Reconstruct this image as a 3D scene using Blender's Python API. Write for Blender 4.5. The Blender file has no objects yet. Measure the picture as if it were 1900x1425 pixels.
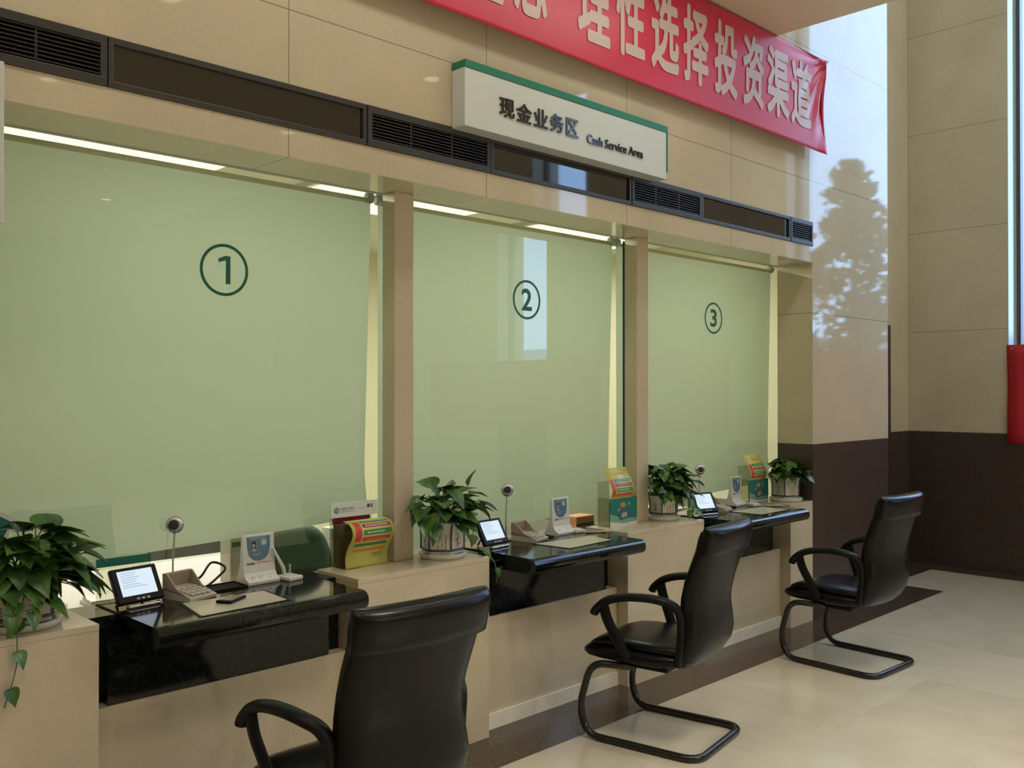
import bpy, bmesh, math, random
from mathutils import Vector, Matrix
random.seed(7)
sc = bpy.context.scene
COL = sc.collection
PI = math.pi

# ------------------------------------------------------------------ camera
F_PX = 1728.0
YAW = math.radians(45.2)
PITCH = math.atan(12.5 / F_PX)
cam_d = bpy.data.cameras.new('camera')
cam_d.sensor_fit = 'HORIZONTAL'
cam_d.sensor_width = 36.0
cam_d.lens = F_PX / 1900.0 * 36.0
cam_d.clip_start = 0.05
cam_d.clip_end = 400
cam = bpy.data.objects.new('camera', cam_d)
COL.objects.link(cam)
cam.location = (0, 0, 1.6)
cam.rotation_euler = (PI / 2 + PITCH, 0, YAW - PI / 2)
sc.camera = cam

# ------------------------------------------------------------------ sky, exposure
sc.view_settings.view_transform = 'Standard'
sc.view_settings.look = 'None'
sc.view_settings.exposure = 0.24
sc.view_settings.gamma = 1.0
sc.view_settings.use_curve_mapping = False
W = bpy.data.worlds.new('sky')
sc.world = W
W.use_nodes = True
bg = W.node_tree.nodes['Background']
bg.inputs['Color'].default_value = (0.42, 0.63, 1.0, 1)
bg.inputs['Strength'].default_value = 5.9

def lamp(name, kind, loc, energy, color, rot=(0, 0, 0), **kw):
    d = bpy.data.lights.new(name, kind)
    d.energy = energy
    d.color = color
    for k, v in kw.items():
        setattr(d, k, v)
    o = bpy.data.objects.new(name, d)
    o.location = loc
    o.rotation_euler = rot
    COL.objects.link(o)
    return o
WARM = (1.0, 0.95, 0.86)
DOWNLIGHTS = [(x, y) for x in (-1.6, 0.4, 2.4, 4.4) for y in (-4.4, -1.0, 1.0)]
for (x, y) in DOWNLIGHTS:                                    # round downlights in the low ceiling
    if y < -3:
        lamp('downlight_lamp', 'SPOT', (x, y, 3.84), 15 if x < 1 else 520, WARM, spot_size=math.radians(150), spot_blend=0.9, shadow_soft_size=0.06)
    else:
        lamp('downlight_lamp', 'SPOT', (x, y, 3.84), (52 if x < 1 else 175 if x < 3 else 105), WARM, spot_size=math.radians(108), spot_blend=0.9, shadow_soft_size=0.35)
FILL_PANELS = [(-1.8, 2.42), (0.1, 2.42), (2.0, 2.42), (3.85, 2.42)]
for (x, y) in FILL_PANELS:                                        # added fill panels, kept out of view, to brighten the upper wall
    lamp('fill_panel_lamp', 'AREA', (x, y, 3.86), 5, WARM, size=1.5, shape='RECTANGLE', size_y=0.25)
ATRIUM_FILL = [(6.6, 0.2), (8.0, 0.2), (6.6, -3.0), (8.0, -3.0)]
for (x, y) in ATRIUM_FILL:                                        # added cool fill for the right wall, from the unseen high ceiling
    lamp('atrium_fill_lamp', 'AREA', (x, y, 7.45), 26, (0.82, 0.93, 1.0), size=1.0, shape='RECTANGLE', size_y=1.0)
for x in (1.75, 3.5, 5.3):                                   # the ceiling panels in the tellers' office
    lamp('office_lamp', 'AREA', (x, 4.6, 2.70), 35, (1.0, 0.97, 0.90), size=1.0, shape='RECTANGLE', size_y=0.5)

# ------------------------------------------------------------------ materials
def new_mat(name):
    m = bpy.data.materials.new(name)
    m.use_nodes = True
    return m, m.node_tree.nodes, m.node_tree.links, m.node_tree.nodes['Principled BSDF']

def plain(name, col, rough=0.5, metal=0.0, spec=0.5, noise=0.0, nscale=20.0, bump=0.0):
    m, N, L, b = new_mat(name)
    b.inputs['Base Color'].default_value = (*col, 1)
    b.inputs['Roughness'].default_value = rough
    b.inputs['Metallic'].default_value = metal
    b.inputs['Specular IOR Level'].default_value = spec
    if noise or bump:
        tc = N.new('ShaderNodeTexCoord')
        nz = N.new('ShaderNodeTexNoise')
        nz.inputs['Scale'].default_value = nscale
        nz.inputs['Detail'].default_value = 4
        L.new(tc.outputs['Object'], nz.inputs['Vector'])
        if noise:
            mx = N.new('ShaderNodeMix')
            mx.data_type = 'RGBA'
            mx.inputs['A'].default_value = (*[c * (1 - noise) for c in col], 1)
            mx.inputs['B'].default_value = (*[min(1, c * (1 + noise)) for c in col], 1)
            L.new(nz.outputs['Fac'], mx.inputs['Factor'])
            L.new(mx.outputs['Result'], b.inputs['Base Color'])
        if bump:
            bp = N.new('ShaderNodeBump')
            bp.inputs['Strength'].default_value = bump
            bp.inputs['Distance'].default_value = 0.002
            L.new(nz.outputs['Fac'], bp.inputs['Height'])
            L.new(bp.outputs['Normal'], b.inputs['Normal'])
    return m

def stone(name, col, rough, spec, seams=(), var=0.10, ior=1.5):
    """polished beige stone; seams: (axis 0/1/2, offset, spacing) thin dark joints between the slabs"""
    m, N, L, b = new_mat(name)
    tc = N.new('ShaderNodeTexCoord')
    n1 = N.new('ShaderNodeTexNoise'); n1.inputs['Scale'].default_value = 1.7; n1.inputs['Detail'].default_value = 6; n1.inputs['Distortion'].default_value = 0.8
    n2 = N.new('ShaderNodeTexNoise'); n2.inputs['Scale'].default_value = 55; n2.inputs['Detail'].default_value = 3
    for n in (n1, n2):
        L.new(tc.outputs['Object'], n.inputs['Vector'])
    ad = N.new('ShaderNodeMath'); ad.operation = 'MULTIPLY_ADD'; ad.inputs[1].default_value = 0.45
    L.new(n2.outputs['Fac'], ad.inputs[0]); L.new(n1.outputs['Fac'], ad.inputs[2])
    mp = N.new('ShaderNodeMapRange'); mp.inputs['From Min'].default_value = 0.4; mp.inputs['From Max'].default_value = 1.0
    L.new(ad.outputs[0], mp.inputs['Value'])
    mx = N.new('ShaderNodeMix'); mx.data_type = 'RGBA'
    mx.inputs['A'].default_value = (*[c * (1 - var) for c in col], 1)
    mx.inputs['B'].default_value = (*[c * (1 + var) for c in col], 1)
    L.new(mp.outputs['Result'], mx.inputs['Factor'])
    out = mx.outputs['Result']
    if seams:
        sx = N.new('ShaderNodeSeparateXYZ'); L.new(tc.outputs['Object'], sx.inputs[0])
        cur = None
        for ax, off, sp in seams:
            a = N.new('ShaderNodeMath'); a.operation = 'SUBTRACT'; a.inputs[1].default_value = off - sp / 2
            L.new(sx.outputs[ax], a.inputs[0])
            w = N.new('ShaderNodeMath'); w.operation = 'FLOORED_MODULO'; w.inputs[1].default_value = sp
            L.new(a.outputs[0], w.inputs[0])
            d = N.new('ShaderNodeMath'); d.operation = 'SUBTRACT'; d.inputs[1].default_value = sp / 2
            L.new(w.outputs[0], d.inputs[0])
            e = N.new('ShaderNodeMath'); e.operation = 'ABSOLUTE'; L.new(d.outputs[0], e.inputs[0])
            g = N.new('ShaderNodeMath'); g.operation = 'LESS_THAN'; g.inputs[1].default_value = 0.0022
            L.new(e.outputs[0], g.inputs[0])
            if cur is None:
                cur = g
            else:
                k = N.new('ShaderNodeMath'); k.operation = 'MAXIMUM'
                L.new(cur.outputs[0], k.inputs[0]); L.new(g.outputs[0], k.inputs[1]); cur = k
        m2 = N.new('ShaderNodeMix'); m2.data_type = 'RGBA'
        m2.inputs['B'].default_value = (*[c * 0.42 for c in col], 1)
        L.new(cur.outputs[0], m2.inputs['Factor']); L.new(out, m2.inputs['A'])
        out = m2.outputs['Result']
    L.new(out, b.inputs['Base Color'])
    b.inputs['Roughness'].default_value = rough
    b.inputs['Specular IOR Level'].default_value = spec
    b.inputs['IOR'].default_value = ior
    return m

def speckle(name, col, col2, rough, scale=180, ior=1.5):
    m, N, L, b = new_mat(name)
    tc = N.new('ShaderNodeTexCoord')
    v = N.new('ShaderNodeTexNoise'); v.inputs['Scale'].default_value = scale; v.inputs['Detail'].default_value = 2
    L.new(tc.outputs['Object'], v.inputs['Vector'])
    r = N.new('ShaderNodeMapRange'); r.inputs['From Min'].default_value = 0.42; r.inputs['From Max'].default_value = 0.68
    L.new(v.outputs['Fac'], r.inputs['Value'])
    mx = N.new('ShaderNodeMix'); mx.data_type = 'RGBA'
    mx.inputs['A'].default_value = (*col, 1); mx.inputs['B'].default_value = (*col2, 1)
    L.new(r.outputs['Result'], mx.inputs['Factor']); L.new(mx.outputs['Result'], b.inputs['Base Color'])
    b.inputs['Roughness'].default_value = rough
    b.inputs['IOR'].default_value = ior
    return m

def marble_dark(name):
    m, N, L, b = new_mat(name)
    tc = N.new('ShaderNodeTexCoord')
    v = N.new('ShaderNodeTexNoise'); v.inputs['Scale'].default_value = 6; v.inputs['Detail'].default_value = 8; v.inputs['Distortion'].default_value = 2.5
    L.new(tc.outputs['Object'], v.inputs['Vector'])
    r = N.new('ShaderNodeValToRGB')
    e = r.color_ramp.elements
    e[0].position = 0.47; e[0].color = (0.006, 0.008, 0.007, 1)
    e[1].position = 0.53; e[1].color = (0.006, 0.008, 0.007, 1)
    k = e.new(0.5); k.color = (0.017, 0.019, 0.016, 1)
    L.new(v.outputs['Fac'], r.inputs['Fac']); L.new(r.outputs['Color'], b.inputs['Base Color'])
    b.inputs['Roughness'].default_value = 0.09
    b.inputs['Specular IOR Level'].default_value = 0.35
    return m

def floor_mat(name):
    m, N, L, b = new_mat(name)
    tc = N.new('ShaderNodeTexCoord')
    mp = N.new('ShaderNodeMapping'); mp.inputs['Location'].default_value = (0.32, 0.35, 0)
    L.new(tc.outputs['Object'], mp.inputs['Vector'])
    br = N.new('ShaderNodeTexBrick')
    br.offset = 0.0; br.squash = 1.0
    br.inputs['Scale'].default_value = 1.0
    br.inputs['Brick Width'].default_value = 0.8; br.inputs['Row Height'].default_value = 0.8
    br.inputs['Mortar Size'].default_value = 0.0012
    br.inputs['Color1'].default_value = (0.55, 0.495, 0.37, 1)
    br.inputs['Color2'].default_value = (0.60, 0.545, 0.415, 1)
    br.inputs['Mortar'].default_value = (0.50, 0.44, 0.32, 1)
    L.new(mp.outputs['Vector'], br.inputs['Vector'])
    n = N.new('ShaderNodeTexNoise'); n.inputs['Scale'].default_value = 2.6; n.inputs['Detail'].default_value = 6; n.inputs['Distortion'].default_value = 1.2
    L.new(tc.outputs['Object'], n.inputs['Vector'])
    mx = N.new('ShaderNodeMix'); mx.data_type = 'RGBA'; mx.blend_type = 'MULTIPLY'; mx.inputs['Factor'].default_value = 1
    cr = N.new('ShaderNodeMapRange'); cr.inputs['To Min'].default_value = 0.82; cr.inputs['To Max'].default_value = 1.12
    L.new(n.outputs['Fac'], cr.inputs['Value'])
    L.new(br.outputs['Color'], mx.inputs['A']); L.new(cr.outputs['Result'], mx.inputs['B'])
    L.new(mx.outputs['Result'], b.inputs['Base Color'])
    b.inputs['Roughness'].default_value = 0.11
    return m

def clear_glass(name, tint=(0.93, 0.97, 0.94), ior=1.5, rough=0.0):
    m, N, L, b = new_mat(name)
    N.remove(b)
    out = N['Material Output']
    t = N.new('ShaderNodeBsdfTransparent'); t.inputs['Color'].default_value = (*tint, 1)
    g = N.new('ShaderNodeBsdfGlossy'); g.inputs['Roughness'].default_value = rough
    f = N.new('ShaderNodeFresnel'); f.inputs['IOR'].default_value = ior
    x = N.new('ShaderNodeMixShader')
    ge = N.new('ShaderNodeNewGeometry'); iv = N.new('ShaderNodeMath'); iv.operation = 'SUBTRACT'; iv.inputs[0].default_value = 1.0
    ml_ = N.new('ShaderNodeMath'); ml_.operation = 'MULTIPLY'
    L.new(ge.outputs['Backfacing'], iv.inputs[1]); L.new(f.outputs[0], ml_.inputs[0]); L.new(iv.outputs[0], ml_.inputs[1])
    L.new(ml_.outputs[0], x.inputs[0]); L.new(t.outputs[0], x.inputs[1]); L.new(g.outputs[0], x.inputs[2])
    L.new(x.outputs[0], out.inputs['Surface'])
    return m

def fabric_translucent(name, col, tr, fac=0.4):
    m, N, L, b = new_mat(name)
    N.remove(b)
    out = N['Material Output']
    d = N.new('ShaderNodeBsdfDiffuse'); d.inputs['Color'].default_value = (*col, 1)
    t = N.new('ShaderNodeBsdfTranslucent'); t.inputs['Color'].default_value = (*tr, 1)
    x = N.new('ShaderNodeMixShader'); x.inputs[0].default_value = fac
    L.new(d.outputs[0], x.inputs[1]); L.new(t.outputs[0], x.inputs[2]); L.new(x.outputs[0], out.inputs['Surface'])
    return m

def emit(name, col, strength):
    m, N, L, b = new_mat(name)
    b.inputs['Base Color'].default_value = (0.02, 0.02, 0.02, 1)
    b.inputs['Emission Color'].default_value = (*col, 1)
    b.inputs['Emission Strength'].default_value = strength
    b.inputs['Roughness'].default_value = 0.15
    return m

def leaf_mat(name):
    m, N, L, b = new_mat(name)
    tc = N.new('ShaderNodeTexCoord')
    n = N.new('ShaderNodeTexNoise'); n.inputs['Scale'].default_value = 14; n.inputs['Detail'].default_value = 2
    L.new(tc.outputs['Object'], n.inputs['Vector'])
    r = N.new('ShaderNodeValToRGB')
    e = r.color_ramp.elements
    e[0].position = 0.35; e[0].color = (0.022, 0.07, 0.014, 1)
    e[1].position = 0.66; e[1].color = (0.085, 0.19, 0.03, 1)
    L.new(n.outputs['Fac'], r.inputs['Fac']); L.new(r.outputs['Color'], b.inputs['Base Color'])
    b.inputs['Roughness'].default_value = 0.32
    return m

STONE_C = (0.59, 0.515, 0.37)
M = {}
M['stone'] = stone('beige_stone', STONE_C, 0.035, 0.5, seams=[(2, 1.225, 0.919), (0, 6.062, 1.04)])
M['stone_pilaster'] = stone('beige_stone_pilaster', STONE_C, 0.035, 0.5, seams=[(2, 1.225, 0.919)])
M['stone_side'] = stone('beige_stone_side', STONE_C, 0.10, 0.5, seams=[(2, 1.225, 0.919), (1, 2.708, 0.868)])
M['stone_plain'] = stone('beige_stone_plain', STONE_C, 0.10, 0.5)
M['stone_kerb'] = stone('pale_kerb_stone', (0.82, 0.78, 0.64), 0.2, 0.5)
M['granite'] = speckle('brown_granite', (0.044, 0.032, 0.025), (0.105, 0.076, 0.060), 0.30)
M['granite_floor'] = speckle('brown_floor_granite', (0.050, 0.036, 0.026), (0.11, 0.08, 0.058), 0.16)
M['marble'] = marble_dark('black_green_marble')
M['floor'] = floor_mat('beige_floor_tile')
M['paint'] = plain('cream_paint', (0.74, 0.65, 0.48), 0.35)
M['office_wall'] = plain('office_wall_paint', (0.78, 0.70, 0.52), 0.6)
M['office_ceiling'] = plain('office_ceiling_paint', (0.8, 0.76, 0.66), 0.7)
M['glass'] = clear_glass('counter_glass', (0.88, 0.94, 0.87), 1.75)
M['window_glass'] = clear_glass('window_glass', (0.93, 0.97, 0.98), 1.3)
M['acrylic'] = clear_glass('clear_acrylic', (0.84, 0.84, 0.76), 1.45)
M['blind'] = fabric_translucent('green_blind_fabric', (0.53, 0.58, 0.49), (0.56, 0.60, 0.49), 0.36)
M['seal'] = plain('dark_green_seal', (0.02, 0.03, 0.022), 0.5)
M['roller'] = plain('cream_roller', (0.66, 0.58, 0.44), 0.4)
M['bracket'] = plain('grey_bracket', (0.42, 0.42, 0.38), 0.4)
M['bronze'] = plain('dark_bronze_metal', (0.045, 0.043, 0.045), 0.32, 0.0, 0.5)
M['bronze_slat'] = plain('dark_slat_metal', (0.035, 0.032, 0.03), 0.4)
M['black_void'] = plain('vent_interior', (0.006, 0.006, 0.006), 0.9)
M['black_glass'] = plain('black_panel_glass', (0.014, 0.010, 0.008), 0.03, 0.0, 0.8)
M['sign_white'] = plain('sign_white', (0.66, 0.70, 0.66), 0.35)
M['sign_side'] = plain('sign_side_cream', (0.58, 0.50, 0.33), 0.4)
M['sign_green'] = plain('sign_green', (0.012, 0.20, 0.115), 0.35)
M['letter_dark'] = plain('dark_glossy_lettering', (0.025, 0.024, 0.025), 0.12)
M['letter_green'] = plain('green_vinyl', (0.014, 0.175, 0.125), 0.35)
M['red_cloth'] = plain('red_banner_cloth', (0.60, 0.022, 0.062), 0.36, 0, 0.5)
M['banner_letter'] = plain('pale_banner_lettering', (0.60, 0.46, 0.43), 0.4)
M['red_cloth_dark'] = plain('red_window_banner', (0.52, 0.02, 0.03), 0.45)
M['cord'] = plain('grey_cord', (0.25, 0.25, 0.25), 0.7)
M['leather'] = plain('black_leather', (0.0035, 0.0036, 0.004), 0.28, 0, 0.24, bump=0.04, nscale=260)
M['black_plastic'] = plain('black_plastic', (0.005, 0.005, 0.005), 0.40, 0, 0.2)
M['black_metal'] = plain('black_lacquered_tube', (0.012, 0.011, 0.011), 0.2)
M['leaf'] = leaf_mat('pothos_leaf')
M['stem'] = plain('pothos_stem', (0.10, 0.17, 0.04), 0.5)
M['soil'] = plain('dark_soil', (0.012, 0.010, 0.007), 0.9)
M['porcelain'] = plain('white_porcelain', (0.62, 0.60, 0.50), 0.2)
M['blue_glaze'] = plain('blue_grey_glaze', (0.06, 0.065, 0.11), 0.25)
M['ink'] = plain('brush_ink', (0.05, 0.05, 0.06), 0.5)
M['beige_plastic'] = plain('beige_plastic', (0.50, 0.45, 0.35), 0.4)
M['beige_dark'] = plain('brown_keypad_inside', (0.36, 0.29, 0.21), 0.5)
M['key'] = plain('pale_keys', (0.62, 0.58, 0.48), 0.4)
M['white_plastic'] = plain('white_plastic', (0.72, 0.72, 0.67), 0.35)
M['blue_panel'] = plain('blue_card_panel', (0.10, 0.20, 0.30), 0.3)
M['photo_dark'] = plain('portrait_dark', (0.03, 0.035, 0.05), 0.4)
M['photo_pale'] = plain('portrait_pale', (0.45, 0.46, 0.46), 0.4)
M['red_print'] = plain('red_print', (0.55, 0.10, 0.09), 0.5)
M['chrome'] = plain('chrome', (0.75, 0.75, 0.77), 0.12, 1.0)
M['silver'] = plain('brushed_silver', (0.55, 0.55, 0.58), 0.3, 1.0)
M['dark_hole'] = plain('dark_speaker_grille', (0.03, 0.03, 0.035), 0.6)
M['screen'] = emit('lit_tablet_screen', (0.62, 0.74, 0.84), 0.95)
M['screen_text'] = emit('grey_screen_text', (0.40, 0.50, 0.60), 0.8)
M['paper'] = plain('beige_paper', (0.55, 0.50, 0.38), 0.25)
M['paper_white'] = plain('white_paper', (0.75, 0.74, 0.70), 0.6)
M['paper_grey'] = plain('grey_brown_leaflets', (0.20, 0.18, 0.13), 0.6)
M['leaflet'] = plain('yellow_leaflet', (0.62, 0.60, 0.16), 0.4)
M['p_green'] = plain('printed_green', (0.05, 0.25, 0.10), 0.4)
M['p_maroon'] = plain('printed_maroon', (0.30, 0.015, 0.07), 0.4)
M['p_red'] = plain('printed_red', (0.62, 0.04, 0.05), 0.4)
M['p_orange'] = plain('printed_orange', (0.65, 0.25, 0.06), 0.4)
M['p_pink'] = plain('printed_pink', (0.75, 0.45, 0.50), 0.4)
M['p_pale'] = plain('printed_pale', (0.45, 0.62, 0.50), 0.4)
M['p_teal'] = plain('printed_teal', (0.01, 0.20, 0.17), 0.4)
M['p_teal_light'] = plain('printed_light_teal', (0.22, 0.42, 0.34), 0.4)
M['p_blue'] = plain('printed_slate_blue', (0.06, 0.13, 0.19), 0.4)
M['teal_board'] = plain('teal_board', (0.01, 0.17, 0.14), 0.4)
M['phone_screen'] = plain('phone_screen_reflection', (0.33, 0.28, 0.22), 0.12)  # pale reflection on the dark screen, put into its base colour
M['wood'] = plain('dark_door_wood', (0.050, 0.032, 0.022), 0.4)
M['frame_grey'] = plain('grey_window_frame', (0.09, 0.095, 0.11), 0.4)
M['office_white'] = plain('white_worktop', (0.66, 0.64, 0.58), 0.35)
M['office_brown'] = plain('grey_brown_worktop', (0.085, 0.075, 0.055), 0.75)
M['office_grey'] = plain('grey_partition', (0.32, 0.31, 0.30), 0.6)
M['green_fabric'] = plain('dark_green_fabric', (0.045, 0.095, 0.055), 0.7)
M['mesh_grey'] = plain('grey_chair_mesh', (0.10, 0.10, 0.105), 0.7)
M['orange_box'] = plain('orange_card', (0.55, 0.24, 0.10), 0.5)
M['lamp_glow'] = emit('downlight_glow', (1.0, 0.88, 0.66), 4)
M['office_glow'] = emit('office_light_glow', (1.0, 0.93, 0.76), 1.3)
M['tree_leaf'] = plain('dark_tree_foliage', (0.03, 0.05, 0.025), 0.7, noise=0.3, nscale=3)
M['bark'] = plain('brown_bark', (0.06, 0.045, 0.03), 0.9)
M['asphalt'] = plain('pale_paving', (0.30, 0.30, 0.29), 0.8, noise=0.1, nscale=1)
M['facade'] = plain('pale_facade', (0.42, 0.50, 0.54), 0.7)
M['facade_win'] = plain('facade_window_glass', (0.10, 0.14, 0.18), 0.2)

# ------------------------------------------------------------------ mesh helpers
class MB:
    def __init__(s):
        s.v = []; s.f = []; s.mi = []; s.sm = []
    def add(s, verts, faces, mi=0, smooth=False):
        o = len(s.v)
        s.v += [tuple(p) for p in verts]
        for f in faces:
            s.f.append([i + o for i in f]); s.mi.append(mi); s.sm.append(smooth)
        return s
    def box(s, x0, x1, y0, y1, z0, z1, mi=0):
        v = [(x, y, z) for z in (z0, z1) for y in (y0, y1) for x in (x0, x1)]
        return s.add(v, [(0, 2, 3, 1), (4, 5, 7, 6), (0, 1, 5, 4), (2, 6, 7, 3), (0, 4, 6, 2), (1, 3, 7, 5)], mi)
    def quad(s, a, b, c, d, mi=0):
        return s.add([a, b, c, d], [(0, 1, 2, 3)], mi)
    def rings(s, R, mi=0, closed=True, cap=True, smooth=True):
        n = len(R[0]); v = [p for r in R for p in r]; f = []
        for i in range(len(R) - 1):
            for j in range(n if closed else n - 1):
                k = (j + 1) % n
                f.append((i * n + j, i * n + k, (i + 1) * n + k, (i + 1) * n + j))
        if cap and closed:
            f.append(tuple(range(n - 1, -1, -1))); f.append(tuple(range((len(R) - 1) * n, len(R) * n)))
        return s.add(v, f, mi, smooth)
    def tube(s, path, r, mi=0, n=10, flat=None, up=(0, 0, 1), cap=True):
        """sweep along a path; r number or list; flat=(a,b) elliptical half axes (side, normal)"""
        P = [Vector(p) for p in path]; R = []
        prev = None
        for i, p in enumerate(P):
            t = (P[min(i + 1, len(P) - 1)] - P[max(i - 1, 0)])
            t = t.normalized() if t.length > 1e-9 else Vector((0, 0, 1))
            if prev is None:
                u = Vector(up)
                if abs(u.dot(t)) > 0.95:
                    u = Vector((1, 0, 0))
                u = (u - t * u.dot(t)).normalized()
            else:
                u = (prev - t * prev.dot(t)).normalized()
            prev = u
            w = t.cross(u)
            ri = r[i] if isinstance(r, (list, tuple)) else r
            a, b = (ri, ri) if flat is None else flat
            R.append([p + w * (a * math.cos(2 * PI * k / n)) + u * (b * math.sin(2 * PI * k / n)) for k in range(n)])
        return s.rings(R, mi, True, cap)
    def lathe(s, prof, c=(0, 0, 0), n=24, mi=0, smooth=True):
        R = [[(c[0] + r * math.cos(2 * PI * k / n), c[1] + r * math.sin(2 * PI * k / n), c[2] + z) for k in range(n)] for r, z in prof]
        return s.rings(R, mi, True, True, smooth)
    def prism(s, poly, axis, a, b, mi=0, smooth=False):
        """poly 2D extruded along axis ('x': poly is (y,z); 'y': (x,z); 'z': (x,y))"""
        def P(p, t):
            return {'x': (t, p[0], p[1]), 'y': (p[0], t, p[1]), 'z': (p[0], p[1], t)}[axis]
        n = len(poly)
        v = [P(p, a) for p in poly] + [P(p, b) for p in poly]
        s.add(v, [(j, (j + 1) % n, n + (j + 1) % n, n + j) for j in range(n)], mi, smooth)
        s.add(v, [tuple(range(n - 1, -1, -1)), tuple(range(n, 2 * n))], mi)
        return s
    def xf(s, mat):
        s.v = [tuple(mat @ Vector(p)) for p in s.v]
        return s
    def build(s, name, mats, parent=None, loc=(0, 0, 0), rot=(0, 0, 0), bevel=0.0, seg=2, fix=True):
        me = bpy.data.meshes.new(name)
        me.from_pydata(s.v, [], s.f)
        for m in (mats if isinstance(mats, (list, tuple)) else [mats]):
            me.materials.append(M[m])
        for p, k, h in zip(me.polygons, s.mi, s.sm):
            p.material_index = k; p.use_smooth = h
        if fix:
            bm = bmesh.new(); bm.from_mesh(me)
            bmesh.ops.recalc_face_normals(bm, faces=bm.faces)
            bm.to_mesh(me); bm.free()
        me.update()
        o = bpy.data.objects.new(name, me)
        COL.objects.link(o)
        o.location = loc; o.rotation_euler = rot
        if parent:
            o.parent = parent
        if bevel:
            b = o.modifiers.new('edge', 'BEVEL'); b.width = bevel; b.segments = seg; b.limit_method = 'ANGLE'; b.angle_limit = math.radians(40)
        return o

def thing(name, label, cat, loc=(0, 0, 0), rot=(0, 0, 0), group=None):
    o = bpy.data.objects.new(name, None)
    o.empty_display_size = 0.1
    COL.objects.link(o)
    o.location = loc; o.rotation_euler = rot
    return tag(o, label, cat, group)
def tag(o, label, cat, group=None):
    o['label'] = label; o['category'] = cat
    if group: o['group'] = group
    return o
def struct(o, label=None, cat=None):
    o['kind'] = 'structure'
    if label: o['label'] = label
    if cat: o['category'] = cat
    return o
def dup(root, loc, rot, label, group=None):
    r = root.copy(); COL.objects.link(r); r.location = loc; r.rotation_euler = rot; r['label'] = label
    if group: r['group'] = group
    for ch in list(root.children):
        c = ch.copy(); COL.objects.link(c); c.parent = r
        for g in list(ch.children):
            d = g.copy(); COL.objects.link(d); d.parent = c
    return r
def fillet(pts, r, n=6):
    P = [Vector(p) for p in pts]; out = [P[0]]
    for i in range(1, len(P) - 1):
        a, b, c = P[i - 1], P[i], P[i + 1]
        ri = r[i - 1] if isinstance(r, (list, tuple)) else r
        u = (a - b); v = (c - b)
        d = min(ri, u.length * 0.49, v.length * 0.49)
        p, q = b + u.normalized() * d, b + v.normalized() * d
        for k in range(n + 1):
            t = k / n
            out.append(p * (1 - t) ** 2 + b * (2 * t * (1 - t)) + q * t ** 2)
    out.append(P[-1])
    return out
def smooth_path(pts, n=6):
    P = [Vector(p) for p in pts]; out = []
    for i in range(len(P) - 1):
        p0, p1, p2, p3 = P[max(i - 1, 0)], P[i], P[i + 1], P[min(i + 2, len(P) - 1)]
        for k in range(n):
            t = k / n
            out.append(0.5 * ((2 * p1) + (p2 - p0) * t + (2 * p0 - 5 * p1 + 4 * p2 - p3) * t * t + (3 * p1 - p0 - 3 * p2 + p3) * t ** 3))
    out.append(P[-1])
    return out
def glyphs(text, bold=0.0, extrude=0.0, spacing=1.0):
    """lettering as bare mesh data (verts in the XY plane, z = depth)"""
    c = bpy.data.curves.new('lettering', 'FONT')
    c.body = text; c.size = 1.0; c.offset = bold; c.extrude = extrude; c.space_character = spacing; c.resolution_u = 4
    o = bpy.data.objects.new('lettering', c); COL.objects.link(o)
    bpy.context.view_layer.update()
    me = bpy.data.meshes.new_from_object(o.evaluated_get(bpy.context.evaluated_depsgraph_get()))
    v = [tuple(p.co) for p in me.vertices]; f = [tuple(p.vertices) for p in me.polygons]
    bpy.data.objects.remove(o); bpy.data.curves.remove(c); bpy.data.meshes.remove(me)
    return v, f
def put_text(mb, text, x0, x1, z0, z1, y, bold=0.0, depth=0.0, mi=0, fn=None):
    """lettering fitted into x0..x1, z0..z1 on a plane facing -Y; depth > 0 raises it towards the viewer"""
    v, f = glyphs(text, 0.0, 0.5 if depth else 0.0)
    a, b = min(p[0] for p in v), max(p[0] for p in v)
    c, d = min(p[1] for p in v), max(p[1] for p in v)
    w = []
    for p in v:
        X = x0 + (p[0] - a) / (b - a) * (x1 - x0); Z = z0 + (p[1] - c) / (d - c) * (z1 - z0)
        Y = y - depth * (p[2] + 0.5) if depth else y
        if fn: Y += fn(X, Z)
        w.append((X, Y, Z))
    mb.add(w, f, mi)
    if bold:                                                     # heavier strokes: the same outline printed again a little to each side
        for k in range(8):
            dx, dz = bold * (x1 - x0) * math.cos(PI * k / 4), bold * (z1 - z0) * math.sin(PI * k / 4)
            mb.add([(p[0] + dx, p[1] - 0.00002 * (k + 1), p[2] + dz) for p in w], f, mi)

# ================================================================== the setting
YA = 3.13          # face of the counter wall
mb = MB().box(-4.2, 9.4, -8.2, 7.2, -0.1, 0.0)
struct(mb.build('floor', 'floor'))
# dark granite strip along the counter and a second one along the right wall and in the door recess
mb = MB().box(-4.0, 7.682, 2.852, 3.28, 0.0005, 0.002)
struct(mb.build('trim_1', 'granite_floor'))
mb = MB().add([(8.55, -8, 0.002), (8.79, -8, 0.002), (8.79, 3.57, 0.002), (7.70, 3.57, 0.002), (7.70, 3.28, 0.002), (8.55, 3.28, 0.002)], [(0, 1, 2, 5), (5, 2, 3, 4)])
struct(mb.build('trim_2', 'granite_floor', fix=False))
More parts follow.
